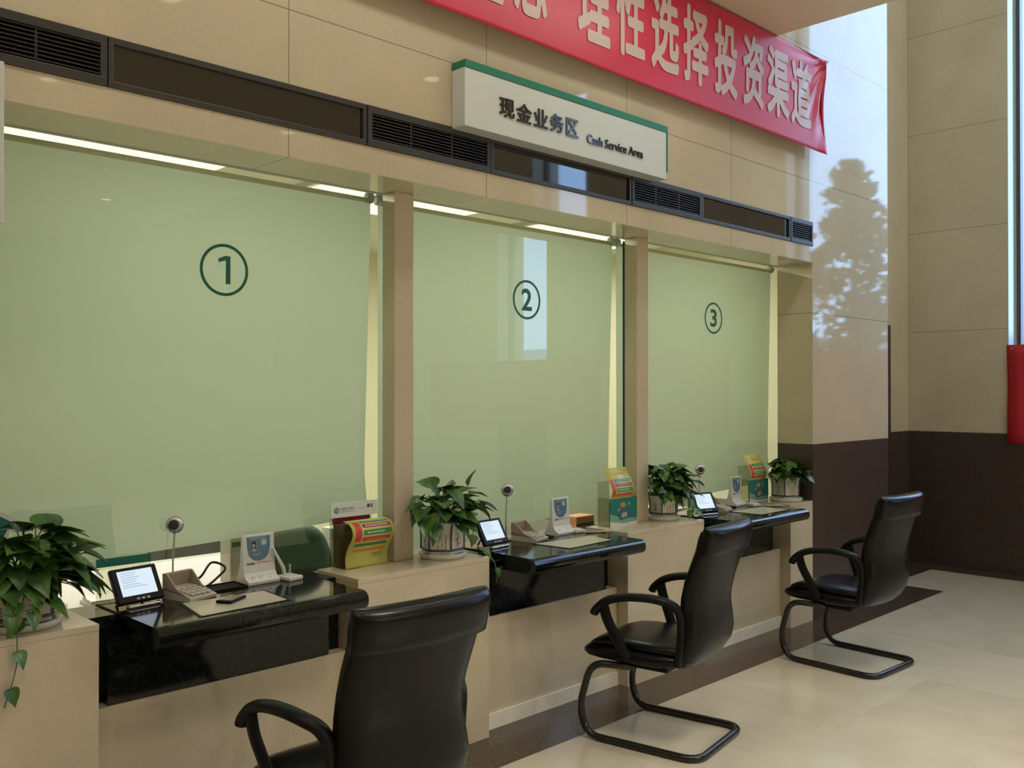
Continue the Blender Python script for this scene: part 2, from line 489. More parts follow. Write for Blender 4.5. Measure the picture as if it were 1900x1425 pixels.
# counter wall: lintel, strip behind the vents, upper wall, pilaster with granite wainscot
mb = MB()
mb.box(-4.0, 6.062, YA, 3.40, 2.495, 2.606)
mb.box(-4.0, 6.062, YA + 0.06, 3.40, 2.606, 2.776)
mb.box(-4.0, 6.062, YA, 3.40, 2.776, 7.5)
mb.box(6.0625, 7.297, YA, 3.40, 1.225, 7.5, 2)
mb.box(6.062, 7.297, YA, 3.40, 0, 1.225, 1)
mb.box(6.42, 7.297, 3.40, 3.60, 0, 7.5)
mb.box(-4.0, 0.464, YA, 3.60, 0, 2.495)
struct(mb.build('wall_back', ['stone', 'granite', 'stone_pilaster']))
# two slim stone pillars between the three counter bays
for i, x in enumerate((0.8, 2.565, 4.33)):
    o = MB().box(x, x + 0.11, 3.33, 3.42, 0.834, 2.495).build('trim_%d' % (3 + i), 'stone_plain', bevel=0.003)
    struct(o)
# recess wall with a door, then the right wall pier facing the room, its jog and the window wall
mb = MB()
mb.box(7.297, 9.2, 3.576, 3.72, 1.225, 7.5)
mb.box(7.297, 9.2, 3.576, 3.72, 0, 1.225, 1)
struct(mb.build('wall_recess', ['stone_plain', 'granite']))
mb = MB()
mb.box(8.79, 9.3, 2.708, 3.576, 1.225, 7.5); mb.box(8.79, 9.3, 2.708, 3.576, 0, 1.225, 1)
mb.box(8.79, 9.3, -1.28, 1.43, 0.0, 7.5)
mb.box(8.79, 9.3, -8.0, -2.2, 0.0, 7.5)
mb.box(8.79, 9.3, 1.43, 2.708, 7.0, 7.5); mb.box(8.79, 9.3, -2.2, -1.28, 7.0, 7.5)
mb.box(8.79, 9.3, 1.43, 2.708, 0, 1.2, 1); mb.box(8.79, 9.3, -2.2, -1.28, 0, 1.2, 1)
struct(mb.build('wall_right', ['stone_side', 'granite']))
struct(MB().box(-4.2, -4.0, -8.2, 7.2, 0, 7.5).build('wall_left', 'stone_side'))
struct(MB().box(-4.0, 9.3, -8.2, -8.0, 0, 7.5).build('wall_front', 'stone_plain'))
mb = MB().box(-4.0, 5.46, -8.0, YA, 3.9, 7.5)
struct(mb.build('ceiling', 'paint'))
struct(MB().box(5.46, 9.3, -8.0, 3.6, 7.5, 7.6).build('ceiling_atrium', 'paint'))
# tellers' office behind the glass
mb = MB()
mb.box(-1.2, 6.6, 6.6, 6.7, 0, 2.8); mb.box(6.42, 6.6, 3.6, 6.6, 0, 2.8); mb.box(-1.2, -1.0, 3.4, 6.6, 0, 2.8)
struct(mb.build('wall_office', 'office_wall'))
struct(MB().box(-1.0, 6.42, 3.40, 6.6, 2.8, 2.9).build('ceiling_office', 'office_ceiling'))
for i, x in enumerate((1.75, 3.5, 5.3)):
    t = thing('ceiling_light', ['lit ceiling panel over the first teller desk', 'lit ceiling panel over the second teller desk', 'lit ceiling panel over the third teller desk'][i], 'light', (x, 4.6, 2.8), group='office ceiling lights')
    MB().box(-0.55, 0.55, -0.3, 0.3, -0.06, -0.03).build('diffuser', 'office_glow', t)
    MB().box(-0.58, 0.58, -0.33, 0.33, -0.03, 0.0).build('frame', 'office_white', t)

# windows of the right wall
def window(idx, y0, y1, mulls):
    mb = MB(); fr = 0.03
    mb.box(9.02, 9.10, y0, y0 + fr, 1.2, 7.0); mb.box(9.02, 9.10, y1 - fr, y1, 1.2, 7.0)
    mb.box(9.02, 9.10, y0, y1, 1.2, 1.25); mb.box(9.02, 9.10, y0, y1, 6.95, 7.0)
    for yy in mulls:
        mb.box(9.02, 9.10, yy - 0.02, yy + 0.02, 1.25, 6.95)
    o = struct(mb.build('window_%d' % idx, 'frame_grey'))
    MB().box(9.055, 9.063, y0 + 0.02, y1 - 0.02, 1.23, 6.97).build('pane', 'window_glass', o)
window(1, 1.43, 2.708, [])
window(2, -2.2, -1.28, [])
# the door in the recess, seen edge on behind the pilaster
o = struct(MB().box(7.40, 8.33, 3.545, 3.576, 0.0, 2.19).build('door_1', 'wood', bevel=0.004))
MB().box(7.46, 8.27, 3.535, 3.546, 0.02, 2.12).build('door_leaf', 'wood', o)
MB().tube([(7.55, 3.535, 1.02), (7.55, 3.49, 1.02), (7.66, 3.49, 1.02)], 0.009).build('door_handle', 'chrome', o)
# outside
struct(MB().box(9.3, 90, -60, 40, -0.6, -0.5).build('ground', 'asphalt'))
def tree(x, y, h, r, label):
    t = thing('tree', label, 'tree', (x, y, -0.5), group='trees outside the window')
    MB().tube([(0, 0, 0), (0.05, 0, h * 0.4), (0, 0.05, h * 0.92)], [0.16, 0.12, 0.03]).build('trunk', 'bark', t)
    rnd = random.Random(int(x * 10 + y * 100)); m = MB()
    for i in range(95):
        u = (i + rnd.random()) / 95; z = h * (0.12 + 0.86 * u)
        rr = r * ((1 - u) ** 0.7) * rnd.uniform(0.35, 1.15) + 0.05
        a = rnd.random() * 2 * PI; c = Vector((rr * math.cos(a), rr * math.sin(a), z)); b_ = 0.25 + 0.5 * r * (1 - u) * rnd.uniform(0.4, 0.9)
        for k in range(46):
            d = Vector((rnd.gauss(0, 1), rnd.gauss(0, 1), rnd.gauss(0, 0.6))); p = c + d * b_ * 0.42; s_ = rnd.uniform(0.07, 0.20)
            d1 = Vector((rnd.uniform(-1, 1), rnd.uniform(-1, 1), rnd.uniform(-1, 1))).normalized()
            d2 = d1.cross(Vector((rnd.uniform(-1, 1), rnd.uniform(-1, 1), rnd.uniform(-1, 1)))).normalized()
            m.quad(p - d1 * s_, p - d2 * s_ * 0.6, p + d1 * s_, p + d2 * s_ * 0.6)
    m.build('crown', 'tree_leaf', t, fix=False)
tree(22, -4.05, 7.8, 1.9, 'dark pointed tree outside the tall right window')
tree(26, -10.6, 4.6, 2.2, 'lower bushy tree outside the narrow far window')
t = thing('office_building', 'pale office block across the street outside the windows', 'building', (62, -46, -0.5))
MB().box(0, 14, -40, 30, 0, 5.9).build('facade', 'facade', t)
for k in range(12):
    for r_ in range(2):
        MB().box(-0.06, 0.0, -16 + k * 3.4, -14.4 + k * 3.4, 1.2 + r_ * 2.3, 2.7 + r_ * 2.3).build('window', 'facade_win', t)

# housings of the added fill panels, low and high ceiling
for i, (x, y) in enumerate(FILL_PANELS):
    t = thing('fill_panel', 'added long fill panel in the low ceiling, out of view', 'light', (x, y, 3.9), group='added low fill panels')
    MB().box(-0.78, 0.78, -0.15, 0.15, -0.02, 0.0).build('frame', 'office_white', t)
    MB().box(-0.75, 0.75, -0.125, 0.125, -0.026, -0.0205).build('diffuser', 'office_glow', t)
for i, (x, y) in enumerate(ATRIUM_FILL):
    t = thing('high_fill_panel', 'added square fill panel in the unseen high ceiling', 'light', (x, y, 7.5), group='added high fill panels')
    MB().box(-0.54, 0.54, -0.54, 0.54, -0.02, 0.0).build('frame', 'office_white', t)
    MB().box(-0.5, 0.5, -0.5, 0.5, -0.026, -0.0205).build('diffuser', 'office_glow', t)
# ceiling downlights
for i, (x, y) in enumerate(DOWNLIGHTS):
    t = thing('downlight', 'round recessed downlight in the low ceiling', 'light', (x, y, 3.9), group='ceiling downlights')
    MB().lathe([(0.085, 0), (0.085, -0.012), (0.065, -0.012), (0.065, 0)], n=24).build('trim_ring', 'chrome', t)
    MB().lathe([(0.064, -0.002), (0.064, -0.006)], n=24).build('bulb', 'lamp_glow', t)

# ================================================================== fascia above the counters: vents and black panels
def vent(x0, x1, label):
    t = thing('air_vent', label, 'vent', ((x0 + x1) / 2, YA, 2.691), group='dark air vents in the fascia strip')
    w = (x1 - x0) / 2; h = 0.084; m = MB(); fr = 0.022 if x1 - x0 > 0.35 else 0.02
    m.box(-w, w, -0.008, 0.012, h - 0.03, h); m.box(-w, w, -0.008, 0.012, -h, -h + 0.03)
    m.box(-w, -w + fr, -0.008, 0.012, -h + 0.03, h - 0.03); m.box(w - fr, w, -0.008, 0.012, -h + 0.03, h - 0.03)
    m.build('frame', 'bronze', t, bevel=0.002)
    m = MB()
    for k in range(8):
        z = -h + 0.037 + k * 0.0137
        m.add([(-w + fr, -0.003, z - 0.001), (w - fr, -0.003, z - 0.001), (w - fr, 0.022, z + 0.009), (-w + fr, 0.022, z + 0.009),
               (-w + fr, -0.003, z + 0.003), (w - fr, -0.003, z + 0.003), (w - fr, 0.022, z + 0.013), (-w + fr, 0.022, z + 0.013)],
              [(0, 1, 2, 3), (7, 6, 5, 4), (0, 4, 5, 1), (2, 6, 7, 3), (1, 5, 6, 2), (0, 3, 7, 4)])
    n = max(1, round((x1 - x0) / 0.22))
    for k in range(1, n):
        xx = -w + (2 * w) * k / n
        m.box(xx - 0.004, xx + 0.004, 0.0, 0.02, -h + 0.03, h - 0.03)
    m.build('slats', 'bronze_slat', t)
    MB().box(-w + 0.01, w - 0.01, 0.045, 0.05, -h + 0.02, h - 0.02).build('backing', 'black_void', t)
def fascia(x0, x1, label):
    t = thing('fascia_panel', label, 'panel', ((x0 + x1) / 2, YA, 2.691), group='black panels in the fascia strip')
    w = (x1 - x0) / 2; h = 0.084; m = MB()
    m.box(-w, w, -0.006, 0.014, h - 0.022, h); m.box(-w, w, -0.006, 0.014, -h, -h + 0.022)
    m.box(-w, -w + 0.018, -0.006, 0.014, -h + 0.022, h - 0.022); m.box(w - 0.018, w, -0.006, 0.014, -h + 0.022, h - 0.022)
    m.build('frame', 'bronze', t, bevel=0.002)
    MB().box(-w + 0.016, w - 0.016, 0.006, 0.012, -h + 0.02, h - 0.02).build('pane', 'black_glass', t)
vent(0.56, 1.215, 'dark air vent at the far left of the strip, over the first window')
vent(2.268, 2.962, 'dark air vent left of the hanging sign, over the first pillar')
vent(4.022, 4.69, 'dark air vent below the right end of the hanging sign')
vent(5.752, 6.060, 'short dark air vent at the right corner of the strip')
fascia(1.219, 2.264, 'long black panel between the two left vents')
fascia(2.966, 4.018, 'long black panel directly below the hanging sign')
fascia(4.694, 5.748, 'long black panel right of the sign, ending at the short vent')
fascia(-0.5, 0.556, 'black panel past the leftmost vent')

# ================================================================== sign and banners
t = thing('hanging_sign', 'white box sign with green edge reading Cash Service Area', 'sign', (2.727, 3.13, 2.766))
MB().box(0, 1.492, -0.09, -0.003, 0, 0.258).build('box', ['sign_white'], t, bevel=0.002)
MB().box(0.004, 1.488, -0.003, 0.0, 0.004, 0.29).build('back_plate', 'sign_side', t)
m = MB(); m.box(0.001, 1.503, -0.093, -0.001, 0.2585, 0.292); m.box(1.4925, 1.503, -0.093, -0.001, 0.04, 0.2585)
m.build('green_edge', 'sign_green', t)['label'] = 'green top and right edge'
for ch, x0, x1 in zip('现金业务区', (2.938, 3.046, 3.162, 3.275, 3.390), (3.030, 3.145, 3.256, 3.368, 3.477)):
    m = MB(); put_text(m, ch, x0 - 2.727, x1 - 2.727, 2.851 - 2.766, 2.936 - 2.766, -0.0905, 0.018, 0.006)
    m.build('character', 'letter_dark', t)['label'] = 'raised dark Chinese character'
m = MB()
put_text(m, 'Cash Service Area', 3.546 - 2.727, 4.001 - 2.727, 2.842 - 2.766, 2.887 - 2.766, -0.0905, 0.0028, 0.006)
m.build('lettering', 'letter_dark', t)['label'] = 'raised dark lettering'

BX0, BX1, BZ0, BZ1, BY = 0.2, 6.115, 3.252, 3.893, 3.055
def wrinkle(x, z):
    d = BX1 - x; e = BZ1 - z; r = math.hypot(d, e)
    a = math.atan2(e, max(d, 1e-4))
    k = max(0.0, 1 - r / 0.62)
    y = 0.016 * k * math.sin(a * 19) * min(1, r * 8)
    k2 = max(0.0, 1 - abs(d - 0.03) / 0.09)
    y += 0.018 * k2 * math.sin((e - 0.1) * 7.0)
    y += 0.004 * math.sin(x * 2.3 + z * 1.3)
    return y
def sag_top(x): return BZ1 - 0.012 * math.sin((BX1 - x) * 0.9)
t = thing('hanging_banner', 'long red cloth banner with pale Chinese slogan above the sign', 'banner', (0, 0, 0))
nx, nz = 220, 36; v = []; f = []
for i in range(nx + 1):
    u = i / nx; x = BX0 + (BX1 - BX0) * (1 - (1 - u) ** 1.6)
    for j in range(nz + 1):
        z = BZ0 + (BZ1 - BZ0) * j / nz
        d = BX1 - x
        xx = x + (0.025 * math.sin((1 - j / nz) * PI) * -1 if d < 0.02 else 0)
        v.append((xx, BY + wrinkle(x, z), z + (0.0 if j else -0.012 * math.exp(-d * 3))))
for i in range(nx):
    for j in range(nz):
        a = i * (nz + 1) + j; f.append((a, a + nz + 1, a + nz + 2, a + 1))
m = MB().add(v, f, 0, True)
o = m.build('cloth', 'red_cloth', t, fix=False)
so = o.modifiers.new('thick', 'SOLIDIFY'); so.thickness = 0.0015; so.offset = -1
m = MB(); dz0, dz1 = 3.379, 3.800
chars = [('念', 3.045, 3.261), ('理', 3.501, 3.742), ('性', 3.807, 4.040), ('选', 4.111, 4.355), ('择', 4.411, 4.652), ('投', 4.724, 4.960), ('资', 5.038, 5.266), ('渠', 5.322, 5.582), ('道', 5.627, 5.890),
         ('理', 2.745, 2.965), ('资', 2.445, 2.665), ('投', 2.145, 2.365), ('立', 1.845, 2.065), ('树', 1.545, 1.765)]
for ch, x0, x1 in chars:
    m = MB(); put_text(m, ch, x0, x1, dz0, dz1, 0, 0.032, 0, 0)
    o = m.build('character', 'banner_letter', t, fix=False); o['label'] = 'pale pink Chinese character'
    bm = bmesh.new(); bm.from_mesh(o.data)
    for k in range(1, 9):
        for no, c_ in (((1, 0, 0), x0 + (x1 - x0) * k / 9), ((0, 0, 1), dz0 + (dz1 - dz0) * k / 9)):
            bmesh.ops.bisect_plane(bm, geom=bm.verts[:] + bm.edges[:] + bm.faces[:], plane_co=(c_, 0, c_), plane_no=no)
    for v_ in bm.verts: v_.co.y += BY - 0.0035 + wrinkle(v_.co.x, v_.co.z)
    bm.to_mesh(o.data); bm.free()
m = MB()
m.tube([(BX0, BY, BZ1), (BX1, BY, BZ1), (6.18, 3.08, 3.92), (6.30, 3.126, 3.955)], 0.003, n=6)
m.build('cord', 'cord', t)
# red banner along the window wall
t = thing('window_banner', 'plain red cloth banner stretched low across the right window', 'banner', (8.76, 0, 1.14))
nx, nz = 60, 10; v = []; f = []
for i in range(nx + 1):
    y = 2.712 - (2.712 + 3.6) * i / nz / (nx / nz)
    for j in range(nz + 1):
        z = 0.858 * j / nz
        v.append((0.006 * math.sin(y * 3 + z * 2) - (0.01 * math.exp(-(2.712 - y) * 8) * math.sin(z * 9)), y, z))
for i in range(nx):
    for j in range(nz):
        a = i * (nz + 1) + j; f.append((a, a + 1, a + nz + 2, a + nz + 1))
o = MB().add(v, f, 0, True).build('cloth', 'red_cloth_dark', t, fix=False)
so = o.modifiers.new('thick', 'SOLIDIFY'); so.thickness = 0.002
MB().lathe([(0.012, 0), (0.014, 0.004), (0.006, 0.004), (0.006, 0)], n=14).xf(Matrix.Translation((-0.006, 2.68, 0.83)) @ Matrix.Rotation(-PI / 2, 4, 'Y')).build('eyelet', 'chrome', t)
# pale sign panel at the left edge of the picture
t = thing('notice_panel', 'pale grey panel sign standing out from the wall at far left', 'sign', (0.62, 3.0, 2.09))
MB().box(0, 0.246, -0.012, 0.012, 0, 0.478).build('panel', 'sign_white', t, bevel=0.004)
MB().box(0.02, 0.05, 0.012, 0.13, 0.40, 0.43).build('bracket', 'bracket', t)

# ================================================================== counters
ZP = 0.834; ZD = 0.825
PODS = [(0.465, 1.198), (2.228, 2.962), (3.990, 4.720), (5.751, 6.060)]
plab = ['beige stone counter pedestal at far left carrying a pothos', 'beige stone counter pedestal between first and second desk', 'beige stone counter pedestal between second and third desk', 'narrow beige stone counter pedestal at the dark pilaster']
for (x0, x1), lb in zip(PODS, plab):
    t = thing('counter_pedestal', lb, 'counter', ((x0 + x1) / 2, YA, 0), group='stone counter pedestals')
    w = (x1 - x0) / 2
    MB().box(-w + 0.001, w - 0.001, 0.001, 0.30, 0, ZP - 0.022).build('body', 'stone_plain', t)
    MB().box(-w, w, 0, 0.30, ZP - 0.022, ZP).build('top_slab', 'stone_plain', t, bevel=0.002)
ordn = ['first', 'second', 'third']
for i in range(3):
    xl, xr = PODS[i][1], PODS[i + 1][0]; w = (xr - xl) / 2; cx = (xl + xr) / 2
    t = thing('knee_panel', '%s panel under the %s black desk' % ('beige stone', ['leftmost', 'middle', 'rightmost'][i]), 'panel', (cx, 3.205, 0), group='stone panels under the desks')
    MB().box(-w + 0.001, w - 0.001, 0, 0.06, 0.075, 0.53).build('slab', 'stone_plain', t)
    MB().box(-w + 0.001, w - 0.001, -0.012, 0.06, 0, 0.074).build('kerb', 'stone_kerb', t)['label'] = 'paler stone kerb'
    t = thing('counter_desk', 'black marble counter desk with rounded front, %s' % ['at window 1', 'at window 2', 'at window 3'][i], 'desk', (cx, 3.27, 0), group='black marble counter desks')
    MB().box(-w + 0.001, w - 0.001, 0, 0.22, 0.53, 0.79).build('back_panel', 'marble', t)
    MB().box(-w + 0.06, w - 0.085, -0.055, 0.0, 0.531, 0.758).build('apron', 'marble', t)
    # top: rounded nose profile in (y, z)
    r = 0.036; y0 = 2.95 - 3.27
    prof = [(0.22, ZD), (0.22, ZD - 0.03), (-0.10, ZD - 0.03), (-0.10, ZD - 2 * r)]
    for k in range(11):
        a = -PI / 2 - PI * k / 10
        prof.append((y0 + r + r * math.cos(a) * 1.0, ZD - r + r * math.sin(a)))
    MB().prism(prof, 'x', -w + 0.122, w - 0.078).build('top', 'marble', t, bevel=0.0025)
    MB().box(-w + 0.001, -w + 0.121, 0.02, 0.22, 0.79, ZD - 0.006).build('side_slab', 'marble', t)
    MB().box(w - 0.0775, w - 0.001, 0.02, 0.22, 0.79, ZD - 0.006).build('side_slab', 'marble', t)

# glass screens and roller blinds
GX = [(0.47, 2.618), (2.622, 4.384), (4.388, 6.40)]
BL = [(0.50, 2.598, 0.94, 1.028, 2.49), (2.64, 4.385, 0.842, 0.928, 2.487), (4.42, 6.245, 0.87, 0.945, 2.487)]
for i in range(3):
    x0, x1 = GX[i]
    t = thing('glass_screen', 'clear teller glass screen of window %d' % (i + 1), 'glass screen', ((x0 + x1) / 2, 3.472, 0.93), group='teller glass screens')
    w = (x1 - x0) / 2; zb = (0.945, 0.845, 0.845)[i] - 0.93
    MB().box(-w, w, -0.005, 0.005, zb, 1.86).build('pane', 'glass', t)
    if i < 2:
        MB().box(w - 0.014, w, -0.012, -0.0055, zb, 1.56).build('seal', 'seal', t)
    MB().box(-w, w, -0.01, 0.01, 1.5755, 1.60).build('top_channel', 'bracket', t)
    bx0, bx1, za, zb, zt = BL[i]
    t = thing('roller_blind', ['wide green roller blind drawn behind window 1', 'green roller blind drawn behind window 2', 'green roller blind drawn behind window 3'][i], 'blind', ((bx0 + bx1) / 2, 3.53, zt), group='green roller blinds')
    w = (bx1 - bx0) / 2; nx, nz = 40, 24; v = []; f = []
    for a in range(nx + 1):
        u = a / nx; x = -w + 2 * w * (1 - (1 - u) ** 1.5)
        for b in range(nz + 1):
            q = b / nz; bot = za + (zb - za) * u - zt
            e = math.exp(-(w - x) * 22)
            xx = x - 0.03 * e * max(0, q - 0.1) * (1 if q < 0.86 else (1 - (q - 0.86) / 0.14) * 1.0)
            v.append((xx, 0.028 + 0.004 * math.sin(x * 3 + q * 2) * q + 0.02 * e * q, bot * q))
    for a in range(nx):
        for b in range(nz):
            k = a * (nz + 1) + b; f.append((k, k + 1, k + nz + 2, k + nz + 1))
    MB().add(v, f, 0, True).build('fabric', 'blind', t, fix=False)
    MB().tube([(-w + 0.02, 0.028, 0.0), (w - 0.02, 0.028, 0.0)], 0.011, n=14).build('roller', 'roller', t)
    for s_ in (-1, 1):
        MB().tube([(s_ * w - s_ * 0.019, 0.028, 0.012), (s_ * w + s_ * 0.006, 0.028, 0.012)], 0.026, n=16).build('bracket', 'bracket', t)
# window numbers on the glass
for i, cx in enumerate((1.814, 3.553, 5.341)):
    t = thing('number_sticker', 'green circled number %d on the window glass' % (i + 1), 'sticker', (cx, 3.4665, 2.085), group='window number stickers')
    R = 0.105; m = MB(); n = 48
    v = []
    for k in range(n):
        a = 2 * PI * k / n
        for rr, yy in ((R, 0), (R - 0.0125, 0), (R - 0.0125, -0.001), (R, -0.001)):
            v.append((rr * math.cos(a), yy, rr * math.sin(a)))
    f = []
    for k in range(n):
        a, b = k * 4, ((k + 1) % n) * 4
        for c in range(4):
            f.append((a + c, a + (c + 1) % 4, b + (c + 1) % 4, b + c))
    m.add(v, f); m.build('ring', 'letter_green', t)
    m = MB(); w = (0.026, 0.037, 0.036)[i]
    if i == 0:
        m.prism([(0.006, -0.056), (0.026, -0.056), (0.026, 0.057), (0.003, 0.057), (-0.026, 0.044), (-0.026, 0.029), (0.006, 0.039)], 'y', -0.001, 0)
    else:
        put_text(m, str(i + 1), -w, w, -0.055, 0.056, 0.0, 0.035, 0.001)
    m.build('digit', 'letter_green', t)

# ================================================================== chairs
def make_chair(label):
    t = thing('office_chair', label, 'chair', group='black cantilever chairs at the counter')
    prof = [(-0.185, 0.375, 0.165, 0.02), (-0.205, 0.385, 0.19, 0.036), (-0.235, 0.42, 0.218, 0.043), (-0.265, 0.47, 0.232, 0.046), (-0.275, 0.52, 0.236, 0.046), (-0.272, 0.58, 0.224, 0.045), (-0.268, 0.64, 0.206, 0.044),
            (-0.272, 0.69, 0.202, 0.044), (-0.288, 0.76, 0.208, 0.044), (-0.312, 0.83, 0.217, 0.042), (-0.336, 0.90, 0.225, 0.042), (-0.352, 0.955, 0.231, 0.041), (-0.360, 0.985, 0.232, 0.034), (-0.364, 1.000, 0.230, 0.018), (-0.366, 1.003, 0.224, 0.004)]
    def section(p, grow=0.0, n=32, curve=0.028):
        y, z, hw, th = p; hw += grow; th += grow; out = []
        i = [q[1] for q in prof].index(z) if p in prof else 0
        for k in range(n):
            a = 2 * PI * k / n; c, s_ = math.cos(a), math.sin(a)
            front = max(0.0, 0.231 - hw) if (not grow and 0.5 < z < 0.9) else 0.0
            x = (hw + front * (0.5 + 0.5 * math.copysign(abs(s_) ** 0.4, s_))) * math.copysign(abs(c) ** 0.35, c); yy = th * math.copysign(abs(s_) ** 0.6, s_)
            out.append((x, y + yy + curve * (x / 0.23) ** 2, z + yy * 0.18))
        return out
    MB().rings([section(p) for p in prof]).build('backrest', 'leather', t)
    hp = [(-0.362, 0.888, 0.228, 0.020), (-0.3625, 0.890, 0.233, 0.026), (-0.366, 0.92, 0.235, 0.031), (-0.372, 0.955, 0.237, 0.033), (-0.376, 0.980, 0.237, 0.033), (-0.376, 1.000, 0.237, 0.028), (-0.373, 1.010, 0.236, 0.018), (-0.371, 1.013, 0.234, 0.006)]
    MB().rings([section(p, 0.003) for p in hp]).build('headrest_cover', 'leather', t)['label'] = 'folded leather head pad over the top'
    # seat shell and cushion: sections along the depth
    sh = [(-0.235, 0.395, 0.415, 0.17), (-0.22, 0.375, 0.435, 0.215), (-0.10, 0.360, 0.440, 0.235), (0.05, 0.356, 0.440, 0.24), (0.18, 0.358, 0.436, 0.238), (0.245, 0.362, 0.428, 0.228), (0.278, 0.372, 0.415, 0.205), (0.29, 0.388, 0.400, 0.17)]
    def sec(y, z0, z1, hw, n=28):
        c, h = (z0 + z1) / 2, (z1 - z0) / 2
        return [(hw * math.copysign(abs(math.cos(a)) ** 0.4, math.cos(a)), y, c + h * math.copysign(abs(math.sin(a)) ** 0.7, math.sin(a))) for a in [2 * PI * k / n for k in range(n)]]
    MB().rings([sec(*p) for p in sh]).build('seat', 'leather', t)
    cu = [(-0.225, 0.43, 0.458, 0.19), (-0.20, 0.42, 0.470, 0.212), (-0.05, 0.42, 0.472, 0.222), (0.10, 0.42, 0.474, 0.222), (0.18, 0.42, 0.466, 0.215), (0.235, 0.415, 0.448, 0.20), (0.262, 0.412, 0.430, 0.17)]
    MB().rings([sec(*p) for p in cu]).build('cushion', 'leather', t)
    for s_ in (-1, 1):
        path = smooth_path([(s_ * 0.246, 0.03, 0.40), (s_ * 0.262, 0.055, 0.45), (s_ * 0.274, 0.082, 0.51), (s_ * 0.285, 0.112, 0.575), (s_ * 0.288, 0.130, 0.64)], 5)
        a = MB().tube(path, 0.02, n=12, flat=(0.026, 0.016), up=(1, 0, 0))
        path = smooth_path([(s_ * 0.29, 0.175, 0.592), (s_ * 0.29, 0.158, 0.618), (s_ * 0.29, 0.11, 0.655), (s_ * 0.29, 0.03, 0.680), (s_ * 0.286, -0.07, 0.690), (s_ * 0.274, -0.15, 0.684), (s_ * 0.248, -0.20, 0.662), (s_ * 0.230, -0.220, 0.615), (s_ * 0.222, -0.222, 0.54), (s_ * 0.224, -0.215, 0.455), (s_ * 0.222, -0.20, 0.40)], 5)
        n = len(path)
        a.tube(path, 0.02, n=12, flat=(0.019, 0.027), up=(1, 0, 0))
        a.build('armrest', 'black_plastic', t)
    def side(s_): return [(s_ * 0.20, -0.02, 0.350), (s_ * 0.247, 0.20, 0.352), (s_ * 0.25, 0.275, 0.0135 + 0.10), (s_ * 0.25, 0.245, 0.0135), (s_ * 0.25, -0.30, 0.0135)]
    L = fillet(side(-1) + list(reversed(side(1))), [0.01, 0.09, 0.08, 0.06, 0.06, 0.08, 0.09, 0.01], 7)
    L = fillet([(-0.20, 0.02, 0.350), (-0.25, 0.215, 0.352), (-0.25, 0.278, 0.14), (-0.25, 0.235, 0.0168), (-0.25, -0.31, 0.0168), (0.25, -0.31, 0.0168), (0.25, 0.235, 0.0168), (0.25, 0.278, 0.14), (0.25, 0.215, 0.352), (0.20, 0.02, 0.350)],
               [0.07, 0.15, 0.09, 0.085, 0.085, 0.09, 0.15, 0.07], 8)
    MB().tube(L, 0.0168, n=12).build('sled_frame', 'black_metal', t)
    MB().box(-0.13, 0.13, -0.11, 0.06, 0.325, 0.352).build('mounting_plate', 'black_plastic', t, bevel=0.004)
    return t
ch = make_chair('black leather cantilever chair at window 1, seen from behind in front')
ch.location = (1.70, 2.40, 0); ch.rotation_euler = (0, 0, math.radians(-2))
dup(ch, (3.565, 2.62, 0), (0, 0, math.radians(10)), 'black leather cantilever chair at window 2, middle of the three chairs')
dup(ch, (5.31, 2.54, 0), (0, 0, math.radians(-3)), 'black leather cantilever chair at window 3, farthest along the counter')

